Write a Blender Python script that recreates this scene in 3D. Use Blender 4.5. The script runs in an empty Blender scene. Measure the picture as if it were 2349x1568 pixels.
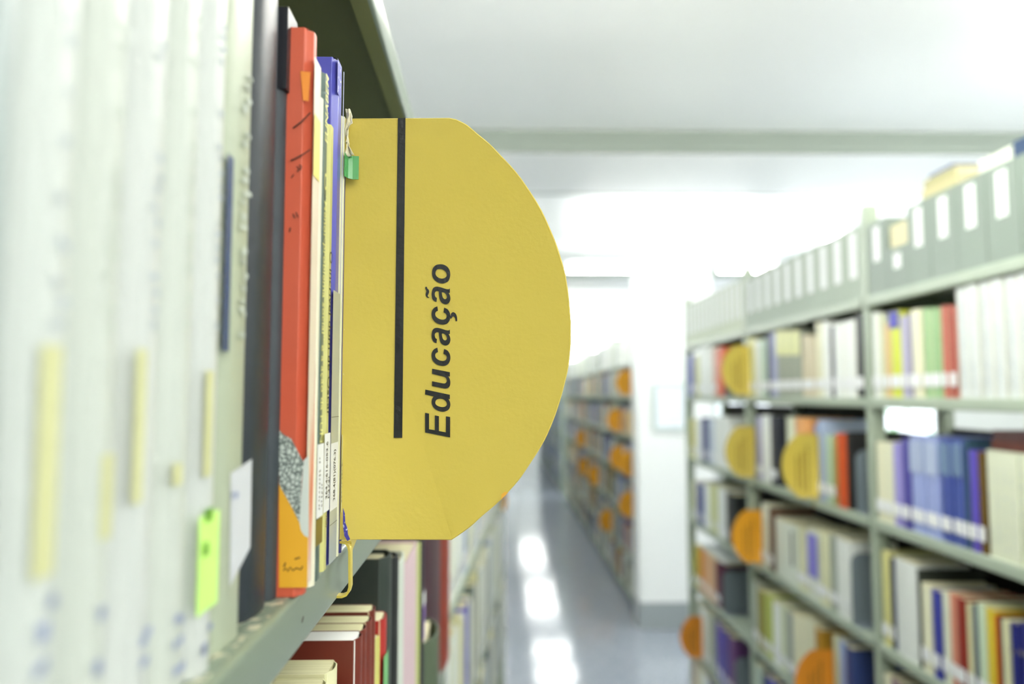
import bpy, math, random
from collections import defaultdict
from mathutils import Vector, Matrix
random.seed(11)
sc = bpy.context.scene
COL = sc.collection

# ------------------------------------------------------------------ camera, world, exposure
F_PX, CX, CY = 1700.0, 1174.5, 784.0
EYE = 1.86
A_YAW, B_PIT = math.radians(0.823), math.radians(4.07)
FW = Vector((math.sin(A_YAW)*math.cos(B_PIT), math.cos(A_YAW)*math.cos(B_PIT), math.sin(B_PIT)))
RT = Vector((math.cos(A_YAW), -math.sin(A_YAW), 0))
UP = RT.cross(FW)
cd = bpy.data.cameras.new('camera'); cam = bpy.data.objects.new('camera', cd); COL.objects.link(cam)
cam.matrix_world = Matrix(((RT.x, UP.x, -FW.x, 0), (RT.y, UP.y, -FW.y, 0), (RT.z, UP.z, -FW.z, EYE), (0, 0, 0, 1)))
cd.sensor_width = 36; cd.lens = F_PX*36/2349; cd.clip_start = 0.01; cd.clip_end = 200
cd.dof.use_dof = True; cd.dof.focus_distance = 0.380; cd.dof.aperture_fstop = 4.7; cd.dof.aperture_blades = 0
sc.camera = cam
w = bpy.data.worlds.new('world'); sc.world = w; w.use_nodes = True
w.node_tree.nodes['Background'].inputs[0].default_value = (0.85, 0.93, 1.0, 1)
w.node_tree.nodes['Background'].inputs[1].default_value = 2.2
sc.view_settings.view_transform = 'Standard'; sc.view_settings.look = 'None'
sc.view_settings.exposure = 0.55; sc.view_settings.gamma = 1.0; sc.view_settings.use_curve_mapping = False
LAMP = 33.0          # strength of the fluorescent tubes
LAMP_FAR = 25.0

# ------------------------------------------------------------------ pixel -> place (2349 x 1568 frame)
G = math.radians(0.74)                    # the near shelving stands a little askew to the building
def ray(px, py):
    return FW + RT*((px-CX)/F_PX) + UP*((CY-py)/F_PX)
def rotz(v, a):
    return Vector((v.x*math.cos(a)-v.y*math.sin(a), v.x*math.sin(a)+v.y*math.cos(a), v.z))
def hitL(px, py, lx):                     # on the plane x = lx of the near (left) shelving frame -> (ly, z)
    d = rotz(ray(px, py), -G); t = lx/d.x
    return d.y*t, EYE+d.z*t
def hitF(px, py, ly):                     # on the cross-aisle plane y = ly of that frame -> (lx, z)
    d = rotz(ray(px, py), -G); t = ly/d.y
    return d.x*t, EYE+d.z*t
def hitR(px, py, X=1.085):                # on the face of the shelving across the aisle -> (y, z)
    d = ray(px, py); t = X/d.x
    return d.y*t, EYE+d.z*t
def lw(lx, ly, z): return rotz(Vector((lx, ly, z)), G)

# ------------------------------------------------------------------ materials
def lin(c): 
    return tuple(((v/255)/12.92 if v/255 <= 0.04045 else ((v/255+0.055)/1.055)**2.4) for v in c)+(1,)
MC = {}
def mat(name, rgb, rough=0.5, spec=0.5, rgb2=None, scale=60, mix=0.5, bump=0.0, bscale=200, metal=0, coat=0, stretch=None, thr=None):
    if name in MC: return MC[name]
    m = bpy.data.materials.new(name); m.use_nodes = True; n = m.node_tree; p = n.nodes['Principled BSDF']
    p.inputs['Base Color'].default_value = lin(rgb); p.inputs['Roughness'].default_value = rough
    p.inputs['Specular IOR Level'].default_value = spec; p.inputs['Metallic'].default_value = metal
    if coat: p.inputs['Coat Weight'].default_value = coat; p.inputs['Coat Roughness'].default_value = 0.15
    if rgb2 or bump:
        tc = n.nodes.new('ShaderNodeTexCoord'); mp = n.nodes.new('ShaderNodeMapping'); n.links.new(tc.outputs['Object'], mp.inputs[0])
        if stretch: mp.inputs['Scale'].default_value = stretch
    if rgb2:
        t = n.nodes.new('ShaderNodeTexNoise'); t.inputs['Scale'].default_value = scale; t.inputs['Detail'].default_value = 4
        n.links.new(mp.outputs[0], t.inputs['Vector'])
        r = n.nodes.new('ShaderNodeValToRGB'); a, b = thr or (0.5-0.3*mix, 0.5+0.3*mix)
        r.color_ramp.elements[0].position = a; r.color_ramp.elements[0].color = lin(rgb)
        r.color_ramp.elements[1].position = b; r.color_ramp.elements[1].color = lin(rgb2)
        n.links.new(t.outputs[0], r.inputs[0]); n.links.new(r.outputs[0], p.inputs['Base Color'])
    if bump:
        t = n.nodes.new('ShaderNodeTexNoise'); t.inputs['Scale'].default_value = bscale; t.inputs['Detail'].default_value = 3
        n.links.new(mp.outputs[0], t.inputs['Vector'])
        b = n.nodes.new('ShaderNodeBump'); b.inputs['Strength'].default_value = bump; b.inputs['Distance'].default_value = 0.001
        n.links.new(t.outputs[0], b.inputs['Height']); n.links.new(b.outputs[0], p.inputs['Normal'])
    MC[name] = m; return m
def emis(name, rgb, s):
    m = bpy.data.materials.new(name); m.use_nodes = True; n = m.node_tree; p = n.nodes['Principled BSDF']
    p.inputs['Base Color'].default_value = (0.9, 0.9, 0.9, 1)
    p.inputs['Emission Color'].default_value = lin(rgb); p.inputs['Emission Strength'].default_value = s
    return m
def cov(rgb):                             # a book-cloth or paper cover of one colour, lightly worn
    k = 'cover_%d_%d_%d' % tuple(rgb)
    return mat(k, rgb, 0.42, 0.4, rgb2=[min(255, int(v*0.93+14)) for v in rgb], scale=35, mix=0.9)
PAPER = mat('page_paper', (226, 222, 190), 0.85, 0.2, rgb2=(204, 198, 160), scale=900, mix=0.8, stretch=(0.02, 1, 0.02))
PAPERW = mat('page_paper_white', (236, 238, 236), 0.85, 0.2)
LABELM = mat('label_paper', (238, 241, 243), 0.6, 0.3)
INK = mat('print_ink', (22, 26, 26), 0.45, 0.4)
INKG = mat('print_grey', (150, 160, 175), 0.6, 0.3)
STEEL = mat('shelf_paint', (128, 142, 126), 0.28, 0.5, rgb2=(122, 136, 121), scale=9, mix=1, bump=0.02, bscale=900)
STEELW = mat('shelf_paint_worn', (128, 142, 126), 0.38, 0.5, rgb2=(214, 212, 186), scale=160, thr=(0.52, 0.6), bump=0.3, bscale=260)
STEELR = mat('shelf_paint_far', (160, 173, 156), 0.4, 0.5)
BACKSHADE = mat('back_shade_dark', (24, 26, 22), 0.6, 0.3)  # near-black colour stands in for the gloom behind the books
SLATE = mat('bookend_steel', (112, 124, 132), 0.4, 0.5)
YEL = mat('sign_yellow', (199, 180, 80), 0.36, 0.5, rgb2=(195, 175, 74), scale=14, mix=1, bump=0.10, bscale=420)
YELO = mat('sign_amber', (222, 158, 38), 0.45, 0.4)
VINYL = mat('black_vinyl', (12, 15, 17), 0.34, 0.5, bump=0.25, bscale=350)

# ------------------------------------------------------------------ mesh helpers
class MB:
    def __init__(s): s.v = []; s.f = []; s.mi = []; s.m = 0
    def poly(s, pts):
        b = len(s.v); s.v += [tuple(p) for p in pts]; s.f.append(list(range(b, b+len(pts)))); s.mi.append(s.m)
    def box(s, x0, x1, y0, y1, z0, z1):
        x0, x1 = min(x0, x1), max(x0, x1)
        b = len(s.v); s.v += [(x, y, z) for z in (z0, z1) for y in (y0, y1) for x in (x0, x1)]
        for q in ((0, 2, 3, 1), (4, 5, 7, 6), (0, 1, 5, 4), (2, 6, 7, 3), (0, 4, 6, 2), (1, 3, 7, 5)):
            s.f.append([b+i for i in q]); s.mi.append(s.m)
    def extr(s, loop, fn, a, b, closed=True, caps=True):   # loop of (u,v); fn(u,v,t)->xyz, from t=a to t=b
        n = len(loop); o = len(s.v)
        s.v += [fn(u, v, a) for u, v in loop]+[fn(u, v, b) for u, v in loop]
        for i in range(n if closed else n-1):
            j = (i+1) % n; s.f.append([o+i, o+j, o+n+j, o+n+i]); s.mi.append(s.m)
        if caps and closed:
            s.f.append([o+i for i in range(n)][::-1]); s.mi.append(s.m)
            s.f.append([o+n+i for i in range(n)]); s.mi.append(s.m)
    def build(s, name, m, parent=None, loc=(0, 0, 0), rz=0, smooth=False, bevel=0, tilt=0):
        me = bpy.data.meshes.new(name); me.from_pydata([tuple(p) for p in s.v], [], s.f); 
        for mm in (m if isinstance(m, (list, tuple)) else [m]): me.materials.append(mm)
        if isinstance(m, (list, tuple)): me.polygons.foreach_set('material_index', s.mi)
        import bmesh
        bm = bmesh.new(); bm.from_mesh(me); bmesh.ops.recalc_face_normals(bm, faces=bm.faces); bm.to_mesh(me); bm.free()
        return put(name, me, parent, loc, rz, smooth, bevel, tilt)
def put(name, me, parent=None, loc=(0, 0, 0), rz=0, smooth=False, bevel=0, tilt=0):
    o = bpy.data.objects.new(name, me); COL.objects.link(o); o.location = loc; o.rotation_euler = (tilt, 0, rz)
    if parent is not None: o.parent = parent
    if smooth:
        me.polygons.foreach_set('use_smooth', [True]*len(me.polygons))
        try: me.set_sharp_from_angle(angle=math.radians(38))
        except Exception: pass
    if bevel:
        b = o.modifiers.new('bevel', 'BEVEL'); b.width = bevel; b.segments = 2; b.limit_method = 'ANGLE'
    return o
def empty(name, loc=(0, 0, 0), rz=0, tilt=0):
    o = bpy.data.objects.new(name, None); COL.objects.link(o); o.location = loc; o.rotation_euler = (tilt, 0, rz)
    o.empty_display_size = 0.02; return o
USED = {}
def tag(o, label, cat, group=None, kind=None):
    if label: o['label'] = label
    if cat: o['category'] = cat
    if group: o['group'] = group
    if kind: o['kind'] = kind
    return o
def struct(o): o['kind'] = 'structure'; return o
def box(name, m, x0, x1, y0, y1, z0, z1, parent=None, **k):
    b = MB(); b.box(x0, x1, y0, y1, z0, z1); return b.build(name, m, parent, **k)

# ------------------------------------------------------------------ the room
CEIL = EYE+1.378
FLOORM = bpy.data.materials.new('terrazzo_floor'); FLOORM.use_nodes = True
def _floor():
    n = FLOORM.node_tree; p = n.nodes['Principled BSDF']; tc = n.nodes.new('ShaderNodeTexCoord')
    t = n.nodes.new('ShaderNodeTexVoronoi'); t.inputs['Scale'].default_value = 90; n.links.new(tc.outputs['Object'], t.inputs['Vector'])
    r = n.nodes.new('ShaderNodeValToRGB'); r.color_ramp.elements[0].color = lin((128, 135, 146)); r.color_ramp.elements[1].color = lin((166, 172, 182))
    n.links.new(t.outputs['Color'], r.inputs[0]); n.links.new(r.outputs[0], p.inputs['Base Color'])
    p.inputs['Roughness'].default_value = 0.10; p.inputs['Specular IOR Level'].default_value = 0.5
_floor()
WALL = mat('wall_paint', (232, 236, 232), 0.7, 0.3)
CEILM = mat('ceiling_paint', (246, 249, 249), 0.4, 0.4, rgb2=(249, 251, 251), scale=0.8, mix=1)
BEAM_SHADE = mat('beam_shade_grey', (150, 160, 151), 0.6, 0.3)  # shade of the white beams' front faces put into this grey
X0, X1, Y0, Y1 = -3.2, 3.4, -3.5, 26.0
struct(box('floor', FLOORM, X0, X1, Y0, Y1, -0.1, 0))
b = MB()
b.box(X0, X1, Y0, Y1, CEIL, CEIL+0.15); struct(b.build('ceiling', CEILM))
struct(box('wall_left', WALL, X0-0.15, X0, Y0, Y1, 0, CEIL))
struct(box('wall_behind', WALL, X0, X1, Y0-0.15, Y0, 0, CEIL))
def windowed(name, axis, pos, a0, a1, wins, z0, z1):
    b = MB(); t = 0.15
    def bx(u0, u1, w0, w1):
        if axis == 'x': b.box(pos, pos+t, u0, u1, w0, w1)
        else: b.box(u0, u1, pos, pos+t, w0, w1)
    bx(a0, a1, 0, z0); bx(a0, a1, z1, CEIL); c = a0
    for u, v in wins: bx(c, u, z0, z1); c = v
    bx(c, a1, z0, z1); struct(b.build(name, WALL))
    GL = mat('window_glass', (255, 255, 255), 0.0, 0.5); g = GL.node_tree.nodes['Principled BSDF']; g.inputs['Transmission Weight'].default_value = 1; g.inputs['IOR'].default_value = 1.02
    FR = mat('window_frame_paint', (190, 198, 196), 0.4)
    for i, (u, v) in enumerate(wins):
        f = MB()
        def fx(u0, u1, w0, w1):
            if axis == 'x': f.box(pos+0.04, pos+0.09, u0, u1, w0, w1)
            else: f.box(u0, u1, pos+0.04, pos+0.09, w0, w1)
        fx(u, v, z0, z0+0.05); fx(u, v, z1-0.05, z1); fx(u, u+0.05, z0+0.05, z1-0.05); fx(v-0.05, v, z0+0.05, z1-0.05)
        m_ = (u+v)/2; fx(m_-0.02, m_+0.02, z0+0.05, z1-0.05)
        global WN; WN += 1
        fo = struct(f.build('window_%d' % WN, FR))
        for (p0, p1) in ((u+0.05, m_-0.02), (m_+0.02, v-0.05)):
            g_ = MB()
            if axis == 'x': g_.box(pos+0.062, pos+0.066, p0, p1, z0+0.05, z1-0.05)
            else: g_.box(p0, p1, pos+0.062, pos+0.066, z0+0.05, z1-0.05)
            g_.build('pane', GL, fo)
WN = 0
windowed('wall_right', 'x', X1, Y0, Y1, [(y, y+2.6) for y in (2.2, 5.8, 9.4, 13.0, 16.6, 20.2)], 0.95, 2.75)
windowed('wall_far', 'y', Y1, X0, X1, [(-2.6, -0.8), (1.6, 2.9)], 1.9, 2.9)
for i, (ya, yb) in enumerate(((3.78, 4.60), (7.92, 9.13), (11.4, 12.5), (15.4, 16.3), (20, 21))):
    b = MB(); b.box(X0, X1, ya, yb, CEIL-0.118, CEIL); tb = struct(b.build('trim_%d' % (i+1), BEAM_SHADE))
    box('fascia_ledge', BEAM_SHADE, X0, X1, ya-0.006, ya, CEIL-0.047, CEIL-0.040, tb)
    box('lit_soffit', mat('soffit_lit_white', (250, 252, 252), 0.5, 0.5), X0, X1, ya+0.012, yb-0.05, CEIL-0.121, CEIL-0.1182, tb)  # brightly lit underside painted as a whiter sheet on the beam
# pillar
pil = empty('pillar', (1.105, 6.02, 0)); pil['kind'] = 'structure'
box('pillar_shaft', mat('pillar_paint', (240, 243, 241), 0.55), 0, 0.62, 0, 0.26, 0.0, CEIL, pil)
box('plinth', mat('pillar_plinth', (150, 158, 160), 0.3), -0.008, 0.628, -0.008, 0.268, 0, 0.21, pil)
bp = hitR(1500, 880, 1.2)
fr = empty('framed_notice', (0, 6.008, 0))
nx0, nz0 = 0, 0
def at_y(px, py, Y):
    d = ray(px, py); t = Y/d.y; return d.x*t, EYE+d.z*t
x0, z1_ = at_y(1498, 880, 6.008); x1, z0_ = at_y(1575, 985, 6.008)
b = MB(); t_ = 0.02
b.box(x0, x1, -0.014, 0, z0_, z0_+t_); b.box(x0, x1, -0.014, 0, z1_-t_, z1_); b.box(x0, x0+t_, -0.014, 0, z0_+t_, z1_-t_); b.box(x1-t_, x1, -0.014, 0, z0_+t_, z1_-t_)
b.build('frame', mat('notice_frame', (196, 214, 208), 0.4), fr)
box('notice_sheet', mat('notice_sheet', (236, 240, 250), 0.5), x0+t_, x1-t_, -0.008, -0.002, z0_+t_, z1_-t_, fr)
tag(fr, 'framed white notice hanging on the white pillar', 'notice')

# ceiling lamps: bare fluorescent tubes on white battens
TUBE = emis('tube_glow', (255, 252, 243), LAMP); TUBEF = emis('tube_glow_far', (252, 253, 250), LAMP_FAR)
BAT = mat('batten_white', (235, 238, 238), 0.4)
def tube_mesh(L):
    b = MB(); n = 10
    b.extr([(0.013*math.cos(2*math.pi*i/n), 0.013*math.sin(2*math.pi*i/n)) for i in range(n)], lambda u, v, t: (t, u, v), -L/2, L/2)
    return b
def lamp(x, y, label, mt, L=1.2, drop=0.0, group=None):
    e = empty('ceiling_light', (x, y, CEIL-0.001-drop))
    box('batten', BAT, -L/2-0.03, L/2+0.03, -0.03, 0.03, -0.04, 0, e)
    if drop:
        for q in (-0.4, 0.4): box('hanger', BAT, q-0.004, q+0.004, -0.004, 0.004, 0, drop, e)
    for s in (-0.05, 0.05):
        o = tube_mesh(L).build('tube', mt, e, (0, s, -0.075), smooth=True)
        for q in (-1, 1): box('tube_holder', BAT, q*(L/2+0.005)-0.008, q*(L/2+0.005)+0.008, s-0.016, s+0.016, -0.092, -0.05, e)
    tag(e, label, 'light', group)
for (x, y, w_) in ((0.9, -2.2, 'behind the near aisle'), (0.7, -0.7, 'just behind the yellow sign aisle'), (2.3, -0.6, 'above the aisle across from the sign'), (-1.6, -1.0, 'above the back of the near bookcase'), (0.45, 1.15, 'above the aisle between the shelves'), (2.55, 1.2, 'above the first window bay'), (0.25, 1.65, 'farther along above the aisle'), (2.65, 2.5, 'above the second window bay'), (-1.9, 2.4, 'above the space behind the near bookcase'), (-1.9, 1.0, 'over the wall side of the near bookcase'), (2.3, -2.3, 'above the open space by the windows')):
    lamp(x, y, 'white twin-tube lamp hanging on thin rods '+w_, TUBE, drop=0.5 if y != 1.65 else 0.33, group='hanging twin-tube lamps')  # unseen; forward side lamps and farther aisle lamp added to brighten ceiling and shelves
ORD = ['first', 'second', 'third', 'fourth', 'fifth', 'sixth', 'seventh', 'eighth', 'ninth', 'tenth', 'eleventh', 'twelfth', 'thirteenth']
for i, y in enumerate((5.3, 6.7, 9.7, 10.6, 13.3, 14.6, 17.4, 19.0, 22.4, 24.2)):
    for x, w_ in ((-2.2, 'on the wall side'), (-0.55, 'over the sign-side bookcases'), (1.2, 'over the aisle'), (2.6, 'on the window side')):
        lamp(x, y, 'white twin-tube ceiling lamp %s, %s row beyond the cross beam' % (w_, ORD[i]), TUBEF, drop=0.16, group='twin-tube lamps beyond the cross beam')

# ------------------------------------------------------------------ books
def book(loc, w, h, d, col, s=1, rz=0, tilt=0, name='book', rounded=0.0, hard=True, paper=None, bevel=0, drop=0.003, seg=5, covmat=None):
    """spine at x=0 facing +x*s, body behind it, y from 0 to w"""
    e = empty(name, loc, rz, tilt); c = covmat or cov(col); t = 0.0022 if hard else 0.0007
    t = min(t, w*0.2); r = min(0.0025, w*0.25); g = rounded*w
    out = [(-d, 0), (-r, 0)]; inn = [(-d, t), (-r, t)]
    for i in range(seg+1):
        a = i/seg; y = r+(w-2*r)*a; x = -r*0.0+g*math.sin(math.pi*a)*1.0-(r*0.6 if i in (0, seg) else 0)
        out.append((x, y)); inn.append((x-t, min(max(y, t), w-t)))
    out += [(-r, w), (-d, w)]; inn += [(-r, w-t), (-d, w-t)]
    loop = out+inn[::-1]; b = MB(); n = len(out)
    o = len(b.v)
    for z in (0, h): b.v += [(s*x, y, z) for x, y in loop]
    N = len(loop)
    for i in range(N):
        j = (i+1) % N; b.f.append([i, j, N+j, N+i]); b.mi.append(0)
    for k in range(n-1):
        for base in (0, N): b.f.append([base+k, base+k+1, base+N-2-k, base+N-1-k]); b.mi.append(0)
    b.build('cover', c, e, smooth=True, bevel=bevel)
    q = drop if hard else 0.0003
    box('pages', paper or PAPER, s*(-d+0.003), s*(-t-0.001), t, w-t, q, h-q, e)
    return e
def label_patch(e, y0, y1, z0, z1, s=1, m=None, off=0.0006, name='call_label', bulge=0.0):
    b = MB(); n = 4
    for i in range(n):
        a, c = i/n, (i+1)/n
        xa, xc = off+bulge*math.sin(math.pi*a), off+bulge*math.sin(math.pi*c); ya, yc = y0+(y1-y0)*a, y0+(y1-y0)*c
        b.poly([(s*xa, ya, z0), (s*xc, yc, z0), (s*xc, yc, z1), (s*xa, ya, z1)])
    return b.build(name, m or LABELM, e)
def glyphs(e, y0, y1, z0, z1, s=1, m=None, off=0.0008, step=None, name='spine_print', fill=0.75):
    """illegible line of print running along the spine"""
    b = MB(); step = step or (y1-y0)*0.75; z = z0
    while z < z1:
        if random.random() < fill:
            for k in range(2):
                a = y0+(y1-y0)*random.uniform(0, 0.55); c = a+(y1-y0)*random.uniform(0.2, 0.45); zz = z+random.uniform(0, 0.4)*step
                b.poly([(s*off, a, zz), (s*off, c, zz), (s*off, c, zz+step*0.38), (s*off, a, zz+step*0.38)])
        z += step
    if b.f: return b.build(name, m or INKG, e)
def text_mesh(body, bold=0.0):
    c = bpy.data.curves.new('lettering', 'FONT'); c.body = body; c.offset = bold; c.resolution_u = 3
    o = bpy.data.objects.new('tmp', c); COL.objects.link(o); bpy.context.view_layer.update()
    me = bpy.data.meshes.new_from_object(o.evaluated_get(bpy.context.evaluated_depsgraph_get()))
    bpy.data.objects.remove(o); bpy.data.curves.remove(c); return me
def spine_text(e, body, y0, y1, z0, z1, down=True, m=None, off=0.0009, bold=0.0, shear=0.0, name='spine_title', capsfit=True):
    me = text_mesh(body, bold); xs = [v.co.x for v in me.vertices]; ys = [v.co.y for v in me.vertices]
    xa, xb = min(xs), max(xs); ya, yb = (min(ys), max(ys))
    for v in me.vertices:
        u = (v.co.x-xa)/(xb-xa); t = (v.co.y-ya)/(yb-ya)
        if down: v.co = (off, y0+(y1-y0)*t, z1-(z1-z0)*u-shear*t)
        else: v.co = (off, y1-(y1-y0)*t, z0+(z1-z0)*u+shear*t)
    me.materials.append(m or INK); return put(name, me, e)

# ------------------------------------------------------------------ near shelving (the frame turned by G)
SX = -0.0775                                        # front of its shelf lips
ST = hitL(781, 1262, SX)[1]                         # top of the shelf at eye level
SB = hitL(781, 1368, SX)[1]                         # bottom of its lip
UB = hitL(935, 269, SX)[1]                          # bottom of the lip above
def shelf_mesh(y0, y1, lip, depth, s=1, t=0.0013, r=0.003):
    """folded sheet: top, rounded nose, lip, small return underneath; lip front at x=0"""
    out = [(-depth, -lip), (-depth, 0)]; n = 5
    for i in range(n+1):
        a = math.pi/2*(1-i/n); out.append((-r+r*math.cos(a), -r+r*math.sin(a)))
    for i in range(n+1):
        a = -math.pi/2*i/n; out.append((-r+r*math.cos(a), -lip+r+r*math.sin(a)))
    out.append((-0.014, -lip))
    inn = []
    for i, (x, z) in enumerate(out):
        if i == 0: inn.append((x+t, z))
        elif i == 1: inn.append((x+t, z-t))
        elif i == len(out)-1: inn.append((x, z+t))
        else:
            cx, cz = -r, (-r if z > -lip/2 else -lip+r); k = max(0.0, (r-t)/r); inn.append((cx+(x-cx)*k, cz+(z-cz)*k))
    b = MB(); loop = out+inn[::-1]; N = len(loop); n = len(out)
    for y in (y0, y1): b.v += [(s*x, y, z) for x, z in loop]
    for i in range(N): j = (i+1) % N; b.f.append([i, j, N+j, N+i]); b.mi.append(0)
    for k in range(n-1):
        for base in (0, N): b.f.append([base+k, base+k+1, base+N-2-k, base+N-1-k]); b.mi.append(0)
    return b
LIP = ST-SB
near = empty('steel_bookcase', lw(SX, 0, 0), G)
tag(near, 'grey-green steel bookcase holding the yellow sign and the pale volumes', 'bookcase')
ROWS_L = [UB+LIP, ST, ST-0.352, ST-0.704, ST-1.056, ST-1.408, 0.10]
for zt in ROWS_L:
    sm = shelf_mesh(-0.62, 1.35, LIP, 0.26).build('shelf', STEEL, near, (0, 0, zt), smooth=True)
# worn strip of the shelf top where the books are dragged over it
b = MB(); b.box(-0.012, -0.0022, -0.3, 0.377, 0.00005, 0.00035); b.build('worn_edge', STEELW, near, (0, 0, ST))
b = MB(); b.poly([(0.0003, 0.322+0.0016*math.cos(a), -0.012+0.0011*math.sin(a)) for a in [i*math.pi/4 for i in range(8)]])
cz = hitL(693, 1420, SX); b = MB(); b.poly([(0.00025, cz[0]+0.002*math.cos(i*0.785), cz[1]-ST+0.0011*math.sin(i*0.785)+0.0006*math.cos(i*0.785)) for i in range(8)])
b.build('paint_chip', mat('chip', (90, 84, 74), 0.6), near, (0, 0, ST))
box('shade_backing', BACKSHADE, -0.268, -0.264, -0.6, 1.35, 0.1, UB+LIP+0.01, near)  # unseen sheet added to block light from behind and darken the shelves
for y in (-0.65, 1.352): box('upright', STEEL, -0.27, -0.004, y, y+0.03, 0, UB+LIP+0.02, near)
box('underside', mat('underside_olive', (104, 106, 66), 0.5), -0.26, -0.0145, -0.618, 1.348, -0.0030, -0.0016, near, loc=(0, 0, UB+LIP))  # olive sheet, darker than the rest of the shelf
box('lip_return', mat('lip_return_olive', (132, 134, 84), 0.5), -0.0142, -0.003, -0.618, 1.348, -LIP-0.0003, -LIP-0.0001, near, loc=(0, 0, UB+LIP))  # olive strip under the lip, lighter than the sheet behind it

def near_book(px0, px1, ytop, col, xs, ph=800, extra=0.0, h=None, name='book', **k):
    """a book whose spine spans px0..px1 of the photograph at height ph"""
    a = hitL(px0, ph, xs)[0]; c = hitL(px1, ph, xs)[0]; zb = ST+0.0004
    if h is None: h = hitL((px0+px1)/2, ytop, xs)[1]-zb
    e = book(lw(xs, a, zb), c-a-0.0003, h, 0.17+random.uniform(-.01, .01), col, rz=G, **k)
    e.name = name; e['w'] = c-a; e['y0'] = a; e['xs'] = xs
    return e
def fin(e):                       # measurements are not wanted on the finished object
    for k in ('w', 'y0', 'xs'):
        if k in e: del e[k]
def zz(py, px, xs): return hitL(px, py, xs)[1]-ST-0.0004
# the pale volumes
XP = -0.0835
PALE = (222, 232, 220)
vols = [(-120, 30, (160, 172, 172), 'pale grey-green volume beside the thick white one at the frame edge', None),
        (34, 172, (196, 203, 199), 'thick pale volume with a broad yellowish stripe low on its spine', (85, 135, 790, 1320)),
        (180, 280, (191, 198, 191), 'pale volume without a stripe between the two yellow-striped ones', (236, 262, 1040, 1230)),
        (284, 372, (195, 201, 198), 'pale volume with a narrow olive stripe half way down its spine', (306, 330, 800, 1150)),
        (376, 446, (191, 198, 191), 'plain pale volume before the one with the neon sticker', (398, 420, 1060, 1110)),
        (450, 505, (195, 201, 198), 'slim pale volume with a neon green sticker near its foot', (468, 486, 850, 1090))]
for i, (a, c, col, lab, st) in enumerate(vols):
    e = near_book(a, c, 0, col, XP, h=0.305, rounded=0.10, bevel=0.0006, seg=8)
    e.name = 'bound_volume'; wd = e['w']; y0 = e['y0']
    bul = 0.10*wd
    if st:
        p0 = hitL(st[0], 1000, XP+bul)[0]-y0; p1 = min(hitL(st[1], 1000, XP+bul)[0]-y0, wd*0.85)
        label_patch(e, p0, p1, zz(st[3], st[0], XP), zz(st[2], st[0], XP), m=mat('yellowed_strip', (196, 198, 150), 0.6), off=bul*1.05, name='title_stripe')
    xm = (a+c)/2
    for (ya, yb) in ((20, 130), (180, 250), (320, 760)):
        if a < 0: continue
        lo, hi = sorted((zz(ya, xm, XP), zz(yb, xm, XP)))
        glyphs(e, wd*0.38, wd*0.66, lo, hi, off=bul*1.1, m=mat('print_faint', (178, 188, 196), 0.6) if i % 2 else mat('print_faint_green', (190, 200, 190), 0.6))
    lo, hi = sorted((zz(1380, xm, XP), zz(1530, xm, XP)))
    if a > 0: glyphs(e, wd*0.3, wd*0.75, lo, hi, off=bul*1.1, m=mat('print_navy', (150, 160, 188), 0.6), name='volume_number', step=wd*0.3)
    tag(e, lab, 'book', 'pale bound volumes'); 
    if i == 5:
        p0 = max(0.0004, hitL(453, 1270, XP+bul)[0]-y0); p1 = hitL(500, 1270, XP+bul)[0]-y0
        label_patch(e, p0, p1, zz(1385, 476, XP), zz(1172, 476, XP), m=mat('neon_sticker', (200, 246, 130), 0.55), off=bul+0.0002, name='neon_sticker')
        glyphs(e, p0+0.002, p1-0.001, zz(1350, 476, XP), zz(1200, 476, XP), off=bul+0.0004, m=mat('print_green', (120, 180, 60), 0.6), name='sticker_writing')
    fin(e)
e = near_book(508, 577, 0, (164, 174, 152), XP, h=0.30, rounded=0.0, bevel=0.0005); e.name = 'bound_volume'
y0 = e['y0']; wd = e['w']
p1 = hitL(534, 600, XP)[0]-y0
label_patch(e, 0.0002, p1-0.002, zz(806, 520, XP), zz(350, 520, XP), m=mat('navy_band', (38, 62, 104), 0.5), off=0.0002, name='navy_band')
b = MB(); q = lambda px, py: (0.0003, hitL(px, py, XP)[0]-y0, zz(py, px, XP))
b.poly([q(525, 1345), q(572, 1255), q(576, 1052), q(527, 1085)]); b.build('call_label', mat('label_grey', (204, 208, 214), 0.6), e)
glyphs(e, wd*.35, wd*.62, zz(1150, 550, XP), zz(1080, 550, XP), off=0.0005, m=mat('print_navy', (150, 160, 188)), name='label_print')
glyphs(e, wd*.40, wd*.8, zz(780, 550, XP), zz(60, 550, XP), m=mat('print_faint_green', (190, 200, 190)), step=0.004)
tag(e, 'pale green volume with a navy band, beside the black binders', 'book'); fin(e)

# two black binders
def binder(px0, px1, h, col, label, xs, tilt=0, slab=0.0):
    a = hitL(px0, 905, xs)[0]; c = hitL(px1, 905, xs)[0]; w_ = c-a-0.0004
    e = empty('ring_binder', lw(xs, a, ST+0.0004), G, tilt)
    m = cov(col); t = 0.0026
    b = MB(); b.box(-0.20, -0.004, 0, t, 0, h); b.build('front_board', m, e, bevel=0.0008)
    b = MB(); b.box(-0.20, -0.004, w_-t, w_, 0, h); b.build('back_board', m, e, bevel=0.0008)
    b = MB(); n = 8; lo = [(-0.0035+0.0035*math.sin(math.pi*i/n)**0.5, w_*i/n) for i in range(n+1)]
    lo2 = [(x-0.0022, y) for x, y in lo][::-1]
    b.extr(lo+lo2, lambda u, v, t_: (u, v, t_), 0.0, h); b.build('spine', m, e, smooth=True)
    box('sheets', PAPERW, -0.19, -0.012, t+0.001, w_-t-0.001, 0.004, h-0.012, e)
    tag(e, label, 'binder'); e['wd'] = w_; return e
BK = -0.0846
e = binder(579, 632, 0.300, (30, 38, 46), 'tall black binder beside the pale green volume', BK); del e['wd']
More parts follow.
